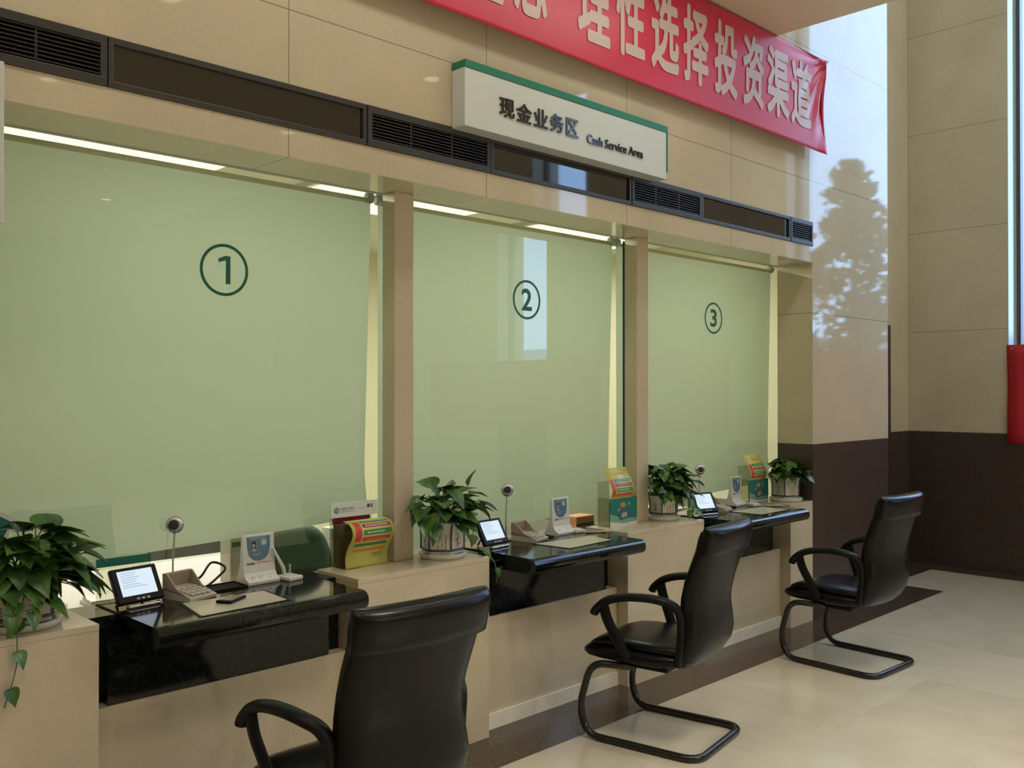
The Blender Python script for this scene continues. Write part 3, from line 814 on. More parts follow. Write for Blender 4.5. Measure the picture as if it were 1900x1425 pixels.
# ================================================================== plants
def leaf(m, base, direction, normal, L, droop=0.3):
    d = Vector(direction).normalized(); n = Vector(normal); n = (n - d * n.dot(d)).normalized(); s_ = d.cross(n)
    rows = [(0.0, 0.02), (-0.06, 0.22), (0.02, 0.36), (0.14, 0.42), (0.32, 0.40), (0.52, 0.31), (0.74, 0.17), (0.90, 0.07), (1.0, 0.004)]
    v = []
    for t_, w in rows:
        c = Vector(base) + d * (t_ * L) - n * (droop * L * max(t_, 0) ** 2)
        for q in (-1, -0.5, 0, 0.5, 1):
            v.append(c + s_ * (q * w * L) + n * (abs(q) * w * L * 0.28 - (0.02 * L if q == 0 else 0)))
    f = []
    for i in range(len(rows) - 1):
        for j in range(4):
            a = i * 5 + j; f.append((a, a + 1, a + 6, a + 5))
    m.add(v, f, 0, True)
def plant(label, loc, pot_r, pot_h, rx, ry, rz, n, seed, vines=(), rot=0.3, extra=(), avoid=(), big=1.0):
    """pothos in a six-sided porcelain pot on a saucer; rx, ry, rz = half size of the leaf dome above the rim"""
    t = thing('potted_pothos', label, 'plant', loc, group='pothos plants along the counter')
    rnd = random.Random(seed)
    rim = pot_h
    prof = [(0.84, 0.022), (0.86, 0.045), (0.86, 0.35 * rim), (0.86, 0.6 * rim), (0.91, 0.82 * rim), (1.0, 0.95 * rim), (1.0, rim), (0.92, rim), (0.84, 0.8 * rim), (0.78, 0.5 * rim)]
    def ring(r, z): return [(pot_r * r * math.cos(rot + PI / 3 * k), pot_r * r * math.sin(rot + PI / 3 * k), z) for k in range(6)]
    m = MB().rings([ring(*p) for p in prof], smooth=False)
    po = m.build('pot', 'porcelain', t, bevel=0.004)
    m = MB()
    for k in range(6):                                           # blue lines along the edges, the rim and the foot
        a = rot + PI / 3 * k
        m.tube([(pot_r * (r + 0.004) * math.cos(a), pot_r * (r + 0.004) * math.sin(a), z) for r, z in prof[1:7]], 0.0045, n=6)
    for r, z in ((1.004, rim - 0.004), (0.864, 0.042)):
        c = ring(r, z); m.tube(c + [c[0]], 0.0055, n=6)
    m.build('glaze_lines', 'blue_glaze', po)['label'] = 'dark blue painted edges'
    m = MB()                                                       # brush drawing and small columns of brush writing on alternate faces
    for k in range(6):
        a0, a1 = rot + PI / 3 * k, rot + PI / 3 * (k + 1)
        am = (a0 + a1) / 2; ap = pot_r * 0.862 * math.cos(PI / 6) + 0.0012
        tx = Vector((-math.sin(am), math.cos(am), 0)); o_ = Vector((math.cos(am), math.sin(am), 0)) * ap
        def stroke(u0, z0, u1, z1, w=0.0016):
            p, q = o_ + tx * u0 + Vector((0, 0, z0)), o_ + tx * u1 + Vector((0, 0, z1))
            e = (q - p).cross(o_).normalized() * w
            m.add([p - e, q - e, q + e, p + e], [(0, 1, 2, 3)])
        if k % 2:
            for c in range(3):
                for r_ in range(7 - c):
                    u = 0.025 - c * 0.017; z = 0.62 * rim - r_ * 0.011 - c * 0.006
                    stroke(u - 0.004, z, u + 0.004, z + rnd.uniform(-0.002, 0.002), 0.001)
                    stroke(u + rnd.uniform(-0.003, 0.003), z + 0.003, u, z - 0.004, 0.0009)
        else:
            stroke(-0.004, 0.055, 0.003, 0.10, 0.0018); stroke(0.003, 0.10, 0.008, 0.128, 0.0012)
            for j in range(9):
                z = 0.062 + j * 0.008; s_ = rnd.choice((-1, 1)); stroke(0.001, z, s_ * rnd.uniform(0.012, 0.028), z + rnd.uniform(-0.008, 0.012), 0.0011)
    m.build('brush_drawing', 'ink', po)['label'] = 'grey brush drawing and writing'
    MB().lathe([(pot_r * 0.88, 0.0), (pot_r * 0.93, 0.008), (pot_r * 0.96, 0.024), (pot_r * 0.93, 0.026), (pot_r * 0.86, 0.018), (0.01, 0.018)], n=32).build('saucer', 'porcelain', t)
    m = MB(); c = ring(0.86, rim - 0.022); m.add(c, [tuple(range(6))]); m.build('soil', 'soil', t)
    ml, ms = MB(), MB()
    def fits(vs):
        for q in vs:
            x, y, z = q[0] + loc[0], q[1] + loc[1], q[2] + loc[2]
            if y > 3.455 or (x > 6.05 and y > 3.11): return False
            if y > 3.10 and z < ZP + 0.012: return False
            if y > 3.318 and any(px_ - 0.012 < x < px_ + 0.122 for px_ in (0.8, 2.565, 4.33)): return False
            if any(a_ < x < b_ and y > c_ and z < d_ for a_, b_, c_, d_ in avoid): return False
        return True
    def add_leaf(p, out, L, nrm=None):
        tmp = MB(); leaf(tmp, p, out, nrm if nrm is not None else Vector((out.x * 0.3, out.y * 0.3, 1)), L, 0.5)
        if not fits(tmp.v): return False
        root = Vector((rnd.uniform(-0.4, 0.4) * pot_r, rnd.uniform(-0.4, 0.4) * pot_r, rim - 0.02))
        mid = (root + p) / 2 + Vector((0, 0, 0.03)); ms.tube(smooth_path([root, mid, p], 4), 0.0022, n=5)
        leaf(ml, p, out, nrm if nrm is not None else Vector((out.x * 0.3, out.y * 0.3, 1)), L, rnd.uniform(0.1, 0.45))
    done = tries = 0
    while done < n and tries < n * 12:
        tries += 1
        a = rnd.random() * 2 * PI; el = rnd.uniform(-0.25, 1.0)
        ce = math.sqrt(max(0, 1 - min(1, max(el, 0)) ** 2)); sc_ = rnd.uniform(0.45, 1.0)
        p = Vector((rx * ce * math.cos(a) * sc_, ry * ce * math.sin(a) * sc_, rim + 0.015 + rz * max(el, -0.12) * rnd.uniform(0.6, 1.0)))
        out = Vector((math.cos(a), math.sin(a), rnd.uniform(-0.75, 0.35) + 0.25 * el))
        nrm = Vector((rnd.uniform(-.5, .5) + math.cos(a) * 0.5, rnd.uniform(-.5, .5) + math.sin(a) * 0.5, 1))
        done += 1 if add_leaf(p, out, rnd.uniform(0.065, 0.115) * big, nrm) is not False else 0
    for (px, py, pz, ox, oy, oz, L) in extra:
        add_leaf(Vector((px, py, pz)), Vector((ox, oy, oz)), L)
    for vn in vines:
        P = smooth_path([Vector(p) for p in vn], 6); ms.tube(P, 0.002, n=5)
        for k in range(5, len(P), 5):
            dv = (P[min(k + 1, len(P) - 1)] - P[k - 1]).normalized()
            o_ = Vector((rnd.uniform(-1, 1), rnd.uniform(-1, 0.2), -0.4)) + dv * 0.6
            leaf(ml, P[k], o_, Vector((rnd.uniform(-.4, .4), -1, 0.7)), rnd.uniform(0.045, 0.07))
    ml.build('foliage', 'leaf', t, fix=False)
    ms.build('stems', 'stem', t)
plant('pothos with large leaves in a pot at the far left pedestal', (1.005, 3.285, ZP), 0.132, 0.135, 0.21, 0.13, 0.20, 95, 3, rot=0.1, big=1.1, avoid=[(0.5, 1.03, 3.325, 1.30)],
      vines=[[(-0.02, -0.11, 0.13), (-0.06, -0.17, 0.04), (-0.065, -0.178, -0.08), (-0.10, -0.18, -0.20)], [(0.0, -0.1, 0.14), (0.0, -0.15, 0.10), (-0.02, -0.16, 0.06)], [(-0.05, -0.1, 0.14), (-0.06, -0.16, 0.10), (-0.08, -0.17, 0.06)]],
      extra=[(0.0, -0.02, 0.31, -0.4, -0.6, 0.5, 0.10), (0.10, -0.04, 0.30, 0.7, -0.5, 0.15, 0.095), (0.19, -0.04, 0.22, 0.9, -0.4, -0.4, 0.09), (0.16, -0.05, 0.26, 0.9, -0.2, -0.1, 0.09), (0.03, -0.13, 0.10, 0.6, -0.7, -0.4, 0.10)])
plant('pothos in a six-sided pot on the pedestal beside the leaflet holder', (2.805, 3.280, ZP), 0.115, 0.175, 0.20, 0.13, 0.15, 54, 11, rot=0.22, big=1.08, avoid=[(2.20, 2.56, 3.28, 1.13)],
      vines=[[(0.09, -0.03, 0.175), (0.13, -0.06, 0.14), (0.14, -0.07, 0.06), (0.17, -0.165, -0.02), (0.18, -0.175, -0.12)], [(-0.1, -0.05, 0.17), (-0.15, -0.12, 0.18), (-0.18, -0.14, 0.13)]],
      extra=[(-0.02, -0.08, 0.31, 0.1, -0.8, -0.5, 0.11), (0.13, -0.04, 0.33, 0.1, -0.2, 1, 0.075), (0.19, -0.05, 0.24, 0.9, -0.3, -0.3, 0.10), (-0.20, -0.12, 0.28, -0.9, -0.3, 0.3, 0.08), (-0.18, -0.12, 0.22, -0.5, -0.8, -0.5, 0.11), (-0.14, -0.10, 0.21, -0.2, -0.9, -0.7, 0.10), (-0.22, -0.13, 0.25, -0.8, -0.5, -0.3, 0.10), (-0.21, -0.14, 0.21, -0.6, -0.6, -0.6, 0.10), (-0.17, -0.14, 0.17, -0.3, -0.8, -0.6, 0.09), (-0.10, -0.12, 0.27, -0.5, -0.7, 0.0, 0.11), (0.05, -0.08, 0.25, 0.6, -0.7, -0.1, 0.12), (0.16, -0.02, 0.28, 0.9, -0.2, 0.1, 0.09)])
plant('bushy pothos with trailing shoots on the pedestal right of desk 2', (4.555, 3.305, ZP), 0.102, 0.155, 0.23, 0.12, 0.17, 105, 23, rot=0.52, big=0.95, avoid=[(4.0, 4.34, 3.24, 1.18)],
      vines=[[(0.05, -0.1, 0.15), (0.06, -0.14, 0.12), (0.05, -0.15, 0.08), (0.03, -0.15, 0.05)], [(0.06, -0.1, 0.15), (0.10, -0.13, 0.10), (0.12, -0.14, 0.06), (0.15, -0.14, 0.05)], [(-0.1, -0.08, 0.15), (-0.16, -0.12, 0.2), (-0.17, -0.13, 0.12)]],
      extra=[(-0.20, -0.08, 0.25, -0.9, -0.2, 0.2, 0.08), (-0.12, -0.08, 0.29, -0.5, -0.5, -0.2, 0.09), (0.20, -0.07, 0.22, 0.9, -0.4, -0.1, 0.09), (0.22, -0.05, 0.25, 0.9, -0.2, 0.0, 0.08)])
plant('low pothos in a flared pot on the narrow end pedestal', (5.925, 3.262, ZP), 0.118, 0.178, 0.17, 0.12, 0.09, 60, 31, rot=0.45, big=0.95, avoid=[(5.5, 5.875, 3.31, 1.17)],
      extra=[(0.02, -0.10, 0.23, 0.8, -0.6, 0.0, 0.08), (-0.12, -0.08, 0.24, -0.8, -0.5, 0.1, 0.08)])

# ================================================================== things on the desks
DX = [0.0, 1.776, 3.565]
# tablets on chrome stands
def make_tablet(label):
    t = thing('customer_tablet', label, 'tablet', group='tablets on the counter')
    R = Matrix.Translation((0, 0, 0.012)) @ Matrix.Rotation(math.radians(-30), 4, 'X')
    MB().box(-0.09, 0.09, -0.010, 0.012, 0.0, 0.135).xf(R).build('housing', 'black_plastic', t, bevel=0.006, seg=3)
    s_ = MB().box(-0.068, 0.068, -0.0112, -0.010, 0.026, 0.121).xf(R).build('screen', 'screen', t)
    m = MB(); rnd = random.Random(4)
    for k in range(7):
        z = 0.112 - k * 0.009; m.box(-0.058, -0.058 + rnd.uniform(0.05, 0.10), -0.0116, -0.0112, z - 0.0014, z + 0.0014)
    m.xf(R).build('screen_text', 'screen_text', s_)
    m = MB()
    for k in range(3): m.box(-0.02 + k * 0.02, -0.008 + k * 0.02, -0.0122, -0.010, 0.008, 0.015)
    m.xf(R).build('buttons', 'bracket', t)
    m = MB().tube(fillet([(-0.06, -0.008, 0.005), (-0.06, -0.028, 0.006), (0.06, -0.028, 0.006), (0.06, -0.008, 0.005)], 0.01), 0.005)
    m.tube([(-0.05, 0.05, 0.06), (-0.05, 0.082, 0.004)], 0.005); m.tube([(0.05, 0.05, 0.06), (0.05, 0.082, 0.004)], 0.005)
    m.build('stand', 'chrome', t)
    return t
tb = make_tablet('black tablet with lit screen on desk 1 beside the silver microphone')
tb.location = (1.425, 3.335, ZD); tb.rotation_euler = (0, 0, math.radians(8))
dup(tb, (3.205, 3.335, ZD), (0, 0, math.radians(5)), 'black tablet with lit screen at the left end of desk 2')
dup(tb, (4.975, 3.275, ZD), (0, 0, math.radians(-14)), 'black tablet with lit screen at the left end of desk 3')
# keypads with a hood
def make_keypad(label):
    t = thing('pin_keypad', label, 'keypad', group='keypads on the counter')
    MB().prism([(-0.075, 0), (-0.078, 0.016), (-0.03, 0.026), (0.075, 0.040), (0.08, 0)], 'x', -0.06, 0.06).build('body', 'beige_plastic', t, bevel=0.003)
    m = MB()
    for s_ in (-1, 1):
        m.prism([(-0.055, 0.020), (0.0, 0.040), (0.055, 0.092), (0.078, 0.092), (0.078, 0.03)], 'x', s_ * 0.060, s_ * 0.0535)
    m.prism([(0.070, 0.03), (0.055, 0.092), (0.078, 0.092), (0.082, 0.03)], 'x', -0.0535, 0.0535)
    m.build('hood', 'beige_dark', t, bevel=0.0015)
    m = MB()
    for r_ in range(4):
        for c in range(4):
            y = -0.058 + r_ * 0.026; z = 0.0195 + (y + 0.075) * 0.135 + 0.002; x = -0.036 + c * 0.024
            m.box(x - 0.009, x + 0.009, y - 0.009, y + 0.009, z, z + 0.005)
    m.build('keys', 'key', t)
    return t
kp = make_keypad('beige hooded keypad on desk 1 left of the phone')
kp.location = (1.605, 3.330, ZD); kp.rotation_euler = (0, 0, math.radians(14))
dup(kp, (3.475, 3.368, ZD), (0, 0, math.radians(14)), 'beige hooded keypad on desk 2 beside the tablet')
dup(kp, (5.185, 3.335, ZD), (0, 0, math.radians(14)), 'beige hooded keypad on desk 3 beside the tablet')
# card readers: upright white stand with a blue card panel
def make_reader(label):
    t = thing('rating_device', label, 'device', group='white rating devices on the counter')
    w = 0.0725
    fr = [(0, 0), (-0.002, 0.014), (0.022, 0.026), (0.033, 0.045), (0.038, 0.075), (0.046, 0.195)]
    prof = fr + [(0.056, 0.196), (0.060, 0.09), (0.075, 0.045), (0.10, 0.0)]
    bd = MB().prism(prof, 'x', -w, w).build('body', 'white_plastic', t, bevel=0.003)
    def S(u, z): return (u, 0.038 + (z - 0.075) * (0.008 / 0.12) - 0.0012, z)
    m = MB(); pts = [(-0.054, 0.186), (-0.052, 0.14)] + [(-0.05 * math.cos(PI * k / 12), 0.135 - 0.046 * math.sin(PI * k / 12)) for k in range(13)] + [(0.052, 0.14), (0.054, 0.186)]
    m.add([S(*p) for p in pts], [tuple(range(len(pts)))])
    pn = m.build('card_panel', 'blue_panel', t)
    m = MB()
    def R(u0, u1, z0, z1, mi, dy=0.0006):
        v = [S(u0, z0), S(u1, z0), S(u1, z1), S(u0, z1)]; m.add([(a, b - dy, c) for a, b, c in v], [(0, 1, 2, 3)], mi)
    R(-0.036, -0.010, 0.128, 0.172, 0); R(-0.034, -0.012, 0.130, 0.170, 1, 0.001)
    R(-0.029, -0.018, 0.144, 0.158, 0, 0.0014); R(-0.031, -0.015, 0.130, 0.140, 0, 0.0014)
    R(0.012, 0.036, 0.150, 0.172, 2); R(-0.03, 0.012, 0.117, 0.119, 0); R(-0.026, 0.002, 0.110, 0.112, 0); R(-0.04, 0.036, 0.178, 0.181, 2)
    m.build('portrait_card', ['photo_pale', 'photo_dark', 'p_pale'], pn)
    m = MB()
    for k in range(4): R(-0.055 + k * 0.009, -0.049 + k * 0.009, 0.077, 0.084, 0)
    for k in range(5): R(-0.008 + k * 0.013, -0.002 + k * 0.013, 0.079, 0.084, 1)
    m.build('printed_marks', ['photo_dark', 'red_print'], t)
    m = MB()
    for u in (-0.038, 0.0, 0.038):
        m.lathe([(0.007, 0), (0.0075, 0.004), (0.005, 0.006)], n=14)
        n = len(m.v); m.v[n - 42:] = [tuple(Matrix.Translation((u, 0.020, 0.0245)) @ Matrix.Rotation(math.radians(32), 4, 'X') @ Vector(p)) for p in m.v[n - 42:]]
    m.build('buttons', 'chrome', t)
    return t
rd = make_reader('white rating device with blue panel on desk 1, beside the upright pen')
rd.location = (1.932, 3.355, ZD); rd.rotation_euler = (0, 0, math.radians(3))
dup(rd, (3.752, 3.360, ZD), (0, 0, math.radians(3)), 'white rating device with blue panel on desk 2')
dup(rd, (5.518, 3.360, ZD), (0, 0, math.radians(4)), 'white rating device with blue panel on desk 3')
# gooseneck microphones
def make_mic(label):
    t = thing('intercom_microphone', label, 'microphone', group='silver microphones at the glass')
    MB().lathe([(0.024, 0), (0.024, 0.008), (0.012, 0.016), (0.006, 0.02)], n=24).build('base', 'silver', t)
    MB().tube(smooth_path([(0, 0, 0.015), (-0.002, 0.002, 0.12), (0.004, 0.0, 0.235)], 6), 0.0035, n=8).build('gooseneck', 'silver', t)
    h = MB().lathe([(0.004, -0.026), (0.020, -0.022), (0.031, -0.010), (0.034, 0.004), (0.031, 0.014), (0.024, 0.020), (0.018, 0.021)], n=28)
    X = Matrix.Translation((0.004, 0, 0.262)) @ Matrix.Rotation(math.radians(-35), 4, 'Z') @ Matrix.Rotation(math.radians(82), 4, 'X')
    hd = h.xf(X).build('head', 'silver', t)
    MB().lathe([(0.019, 0.0195), (0.019, 0.0225), (0.012, 0.024)], n=24).xf(X).build('speaker_grille', 'dark_hole', hd)
    return t
mc = make_mic('silver ball microphone on a thin stalk at window 1'); mc.location = (1.590, 3.425, ZD)
mc.location = (1.592, 3.437, ZD)
dup(mc, (3.372, 3.437, ZD), (0, 0, 0), 'silver ball microphone on a thin stalk at window 2')
dup(mc, (5.127, 3.437, ZD), (0, 0, 0), 'silver ball microphone on a thin stalk at window 3')
# counter pens with a base
t = thing('counter_pen', 'white counter pen standing upright in its base on desk 1', 'pen', (2.052, 3.365, ZD), (0, 0, 0.15), group='white counter pens')
MB().box(-0.036, 0.036, -0.045, 0.045, 0, 0.018).build('base', 'white_plastic', t, bevel=0.005)
MB().tube([(-0.012, 0.012, 0.012), (-0.020, 0.016, 0.05), (-0.058, 0.03, 0.128), (-0.064, 0.03, 0.134)], [0.008, 0.008, 0.0055, 0.004], n=10).build('pen', 'white_plastic', t)
MB().tube([(0.004 * math.cos(k * 0.9) + 0.012, 0.012 + 0.004 * math.sin(k * 0.9), 0.018 + 0.0011 * k) for k in range(40)], 0.0012, n=5).build('cord', 'white_plastic', t)
def lying_pen(label, loc, rz):
    t = thing('counter_pen', label, 'pen', loc, (0, 0, rz), group='white counter pens')
    MB().box(-0.03, 0.03, -0.035, 0.035, 0, 0.02).build('base', 'white_plastic', t, bevel=0.005)
    MB().tube([(0.02, -0.055, 0.006), (0.16, -0.075, 0.006), (0.175, -0.077, 0.004)], [0.006, 0.0055, 0.002], n=10).build('pen', 'beige_plastic', t)
    MB().tube([(0.022 + 0.0016 * k, -0.02 - 0.0006 * k + 0.005 * math.cos(k * 0.9), 0.010 + 0.005 * math.sin(k * 0.9)) for k in range(44)], 0.0014, n=5).build('cord', 'white_plastic', t)
lying_pen('white counter pen lying beside its base on desk 2', (3.855, 3.375, ZD), -0.35)
lying_pen('white counter pen lying beside its base on desk 3', (5.575, 3.30, ZD), -0.45)
# paper mats under a clear sheet, one per desk
mats = [[(1.498, 3.019), (1.843, 3.034), (1.86, 3.237), (1.537, 3.251)], [(3.423, 3.045), (3.773, 3.066), (3.80, 3.225), (3.40, 3.262)], [(5.20, 3.03), (5.545, 3.036), (5.56, 3.235), (5.20, 3.25)]]
for i, q in enumerate(mats):
    c = (sum(p[0] for p in q) / 4, sum(p[1] for p in q) / 4)
    t = thing('desk_mat', 'pale notice sheet under a dark-edged desk pad on desk %d' % (i + 1), 'mat', (c[0], c[1], ZD), group='desk pads')
    MB().prism([((p[0] - c[0]) * 1.06, (p[1] - c[1]) * 1.07) for p in q], 'z', 0, 0.002).build('pad', 'black_plastic', t)
    MB().prism([((p[0] - c[0]) * 0.99, (p[1] - c[1]) * 0.98) for p in q], 'z', 0.0021, 0.0028).build('sheet', 'paper', t)
# mobile phone on the first mat
t = thing('mobile_phone', 'dark mobile phone lying on the pad of desk 1', 'phone', (1.685, 3.163, ZD + 0.0029), (0, 0, math.radians(-58)))
MB().box(-0.032, 0.032, -0.056, 0.056, 0, 0.0115).build('body', 'black_plastic', t, bevel=0.005, seg=3)
MB().box(-0.026, 0.026, -0.044, 0.046, 0.0116, 0.0122).build('screen', 'phone_screen', t)
# black cash trays below the glass
for i, dx in enumerate(DX):
    t = thing('cash_tray', 'shallow black cash tray below the glass of window %d' % (i + 1), 'tray', (1.765 + dx, 3.40, ZD), group='cash trays')
    MB().box(-0.085, 0.085, -0.05, 0.055, 0, 0.003).build('bottom', 'black_void', t)
    m = MB(); m.box(-0.09, -0.085, -0.055, 0.06, 0, 0.008); m.box(0.085, 0.09, -0.055, 0.06, 0, 0.008); m.box(-0.085, 0.085, -0.055, -0.05, 0, 0.008); m.box(-0.085, 0.085, 0.055, 0.06, 0, 0.008)
    m.build('rim', 'black_plastic', t)
# small green-headed notice in a clear stand behind the first tablet
t = thing('acrylic_notice', 'clear notice stand with a green header behind the tablet of desk 1', 'notice', (1.405, 3.442, ZD))
MB().box(-0.10, 0.10, 0.0, 0.004, 0, 0.165).build('plate', 'acrylic', t)
MB().box(-0.10, 0.10, -0.0015, -0.0002, 0.135, 0.165).build('header', 'teal_board', t)['label'] = 'dark green header strip'
MB().box(-0.10, 0.10, 0.0045, 0.018, 0, 0.004).build('foot', 'acrylic', t)
# small glass cup at the edge of the first pedestal
MBc = MB().lathe([(0.018, 0), (0.020, 0.028), (0.018, 0.028), (0.015, 0.004)], n=20)
o = tag(MBc.build('small_cup', 'acrylic', loc=(1.165, 3.38, ZP)), 'small clear cup beside the pothos on the far left pedestal', 'cup')
# teal board leaning at the far left
t = thing('leaning_board', 'teal green board with white border leaning behind the leftmost pothos', 'sign', (0.80, 3.36, ZP), (math.radians(-4), 0, 0))
bpts = [(-0.13, 0.06), (0.03, 0.0), (0.225, 0.337), (0.062, 0.43)]
MB().prism(bpts, 'y', 0, 0.006).build('board', 'white_plastic', t)
cxb = sum(p[0] for p in bpts) / 4; czb = sum(p[1] for p in bpts) / 4
MB().prism([(cxb + (p[0] - cxb) * 0.9, czb + (p[1] - czb) * 0.94) for p in bpts], 'y', -0.001, -0.0002).build('face', 'teal_board', t)['label'] = 'teal printed face'

# ------------------------------------------------------------------ leaflet holders
def sheet_parts(path, w, x0, t, bands, red_u, marks, seedv):
    """a curled leaflet: path = (y, z) profile from foot to tip; bands = (s0, s1, material) along the sheet"""
    P = smooth_path([(0, p[0], p[1]) for p in path], 8)
    d = [0]
    for a, b in zip(P, P[1:]): d.append(d[-1] + (b - a).length)
    tot = d[-1]
    def S(u, s_, lift=0.0):
        s_ = max(0, min(1, s_)) * tot
        i = max(k for k in range(len(d)) if d[k] <= s_ + 1e-9); i = min(i, len(P) - 2)
        q = P[i].lerp(P[i + 1], (s_ - d[i]) / max(1e-9, d[i + 1] - d[i])); tg = (P[i + 1] - P[i]).normalized()
        nrm = Vector((0, -tg.z, tg.y))
        return (x0 + u * w, q.y + nrm.y * lift, q.z + nrm.z * lift)
    m = MB()
    n = 30; v = []; f = []
    for k in range(n + 1):
        for u in (0, 0.5, 1): v.append(S(u, k / n))
    for k in range(n):
        for j in range(2):
            a = k * 3 + j; f.append((a, a + 1, a + 4, a + 3))
    m.add(v, f, 0, True)
    sh = m.build('leaflet', 'leaflet', t, fix=False)
    so = sh.modifiers.new('thick', 'SOLIDIFY'); so.thickness = 0.0008; so.offset = 1
    names = ['p_green', 'p_maroon', 'p_red', 'p_orange', 'p_pink', 'p_pale', 'photo_dark', 'p_teal_light']
    m = MB(); rnd = random.Random(seedv)
    def strip(u0, u1, s0, s1, mat, lift):
        v = []; k = max(2, int((s1 - s0) * 40)); f = []
        for i in range(k + 1):
            s_ = s0 + (s1 - s0) * i / k; v += [S(u0, s_, lift), S(u1, s_, lift)]
        for i in range(k): f.append((i * 2, i * 2 + 1, i * 2 + 3, i * 2 + 2))
        m.add(v, f, names.index(mat), True)
    for s0, s1, u0, u1, mat in bands: strip(u0, u1, s0, s1, mat, 0.0016)
    for s_, u0, u1, mat, h in marks:
        u = u0
        while u < u1 - 0.02:
            e = u + rnd.uniform(0.03, 0.07); strip(u, min(e, u1), s_ - h, s_ + h, mat, 0.0024); u = e + 0.012
    m.build('printed_bands', names, sh, fix=False)['label'] = 'coloured printed bands'
def acrylic_box(t, x0, x1, y0, y1, h, hb):
    m = MB(); th = 0.003
    m.box(x0, x0 + th, y0, y1, 0, h); m.box(x1 - th, x1, y0, y1, 0, h); m.box(x0, x1, y1 - th, y1, 0, hb); m.box(x0, x1, y0, y1, 0, th)
    m.box(x0 + th, x1 - th, y0, y0 + th, th, h * 0.9)
    m.build('holder', 'acrylic', t)
# first holder: leaflet curled over forwards, bank plate on top
t = thing('leaflet_holder', 'clear holder with a curled yellow leaflet and white name plate on top', 'leaflet holder', (2.30, 3.325, ZP), group='leaflet holders on the counter')
acrylic_box(t, 0.0, 0.225, 0.012, 0.12, 0.19, 0.21)
MB().box(0.006, 0.12, 0.05, 0.10, 0.004, 0.185).build('leaflet_stack', 'paper_grey', t)['label'] = 'grey-brown stack of leaflets'
MB().box(0.0, 0.19, 0.085, 0.10, 0.186, 0.235).build('back_leaflets', 'p_maroon', t)
sheet_parts([(0.004, 0.002), (0.006, 0.05), (-0.012, 0.095), (-0.042, 0.135), (-0.046, 0.168), (-0.02, 0.195), (0.03, 0.203)], 0.222, 0.004, t,
            [(0.10 + 0.16, 0.31, 0.12, 0.9, 'p_orange'), (0.36, 0.42, 0.12, 0.9, 'p_green'), (0.48, 0.555, 0.26, 0.92, 'p_red'), (0.59, 0.67, 0.26, 0.93, 'p_green'), (0.71, 0.775, 0.26, 0.93, 'p_maroon'), (0.81, 0.88, 0.26, 0.93, 'p_green'), (0.48, 0.86, 0.08, 0.22, 'p_red')], 0.2,
            [(0.74, 0.32, 0.86, 'p_pink', 0.012), (0.63, 0.34, 0.75, 'p_pale', 0.012), (0.52, 0.34, 0.8, 'p_pink', 0.006), (0.84, 0.34, 0.85, 'p_pale', 0.01), (0.20, 0.6, 0.88, 'photo_dark', 0.006), (0.16, 0.62, 0.86, 'photo_dark', 0.005)], 5)
np_ = MB().box(-0.055, 0.188, 0.028, 0.032, 0.222, 0.286).build('name_plate', 'sign_white', t, bevel=0.001); np_['label'] = 'white plate with green emblem and lettering'
m = MB().prism([(-0.026 + 0.0125 * math.cos(2 * PI * k / 20), 0.253 + 0.0125 * math.sin(2 * PI * k / 20)) for k in range(20)], 'y', 0.0268, 0.0278)
m.prism([(-0.026 + 0.008 * math.cos(2 * PI * k / 20), 0.253 + 0.008 * math.sin(2 * PI * k / 20)) for k in range(20)], 'y', 0.0262, 0.0267, 1)
m.box(-0.0272, -0.0248, 0.0256, 0.0261, 0.2455, 0.2605, 0); m.box(-0.030, -0.022, 0.0256, 0.0261, 0.256, 0.258, 0); m.box(-0.029, -0.023, 0.0256, 0.0261, 0.250, 0.2515, 0)
m.build('emblem', ['sign_green', 'p_pale'], np_)
m = MB(); put_text(m, '中国农业银行', -0.008, 0.068, 0.251, 0.264, 0.0276)
m.build('lettering', 'letter_dark', np_)
m = MB(); put_text(m, 'AGRICULTURAL BANK OF CHINA', -0.008, 0.068, 0.2435, 0.2475, 0.0276)
m.build('lettering', 'letter_dark', np_)
m = MB(); put_text(m, '意见', 0.132, 0.164, 0.254, 0.270, 0.0276, 0.02)
m.build('lettering', 'letter_dark', np_)
m = MB().box(0.082, 0.122, 0.0272, 0.0278, 0.252, 0.258); m.build('pale_lettering', 'p_pale', np_)
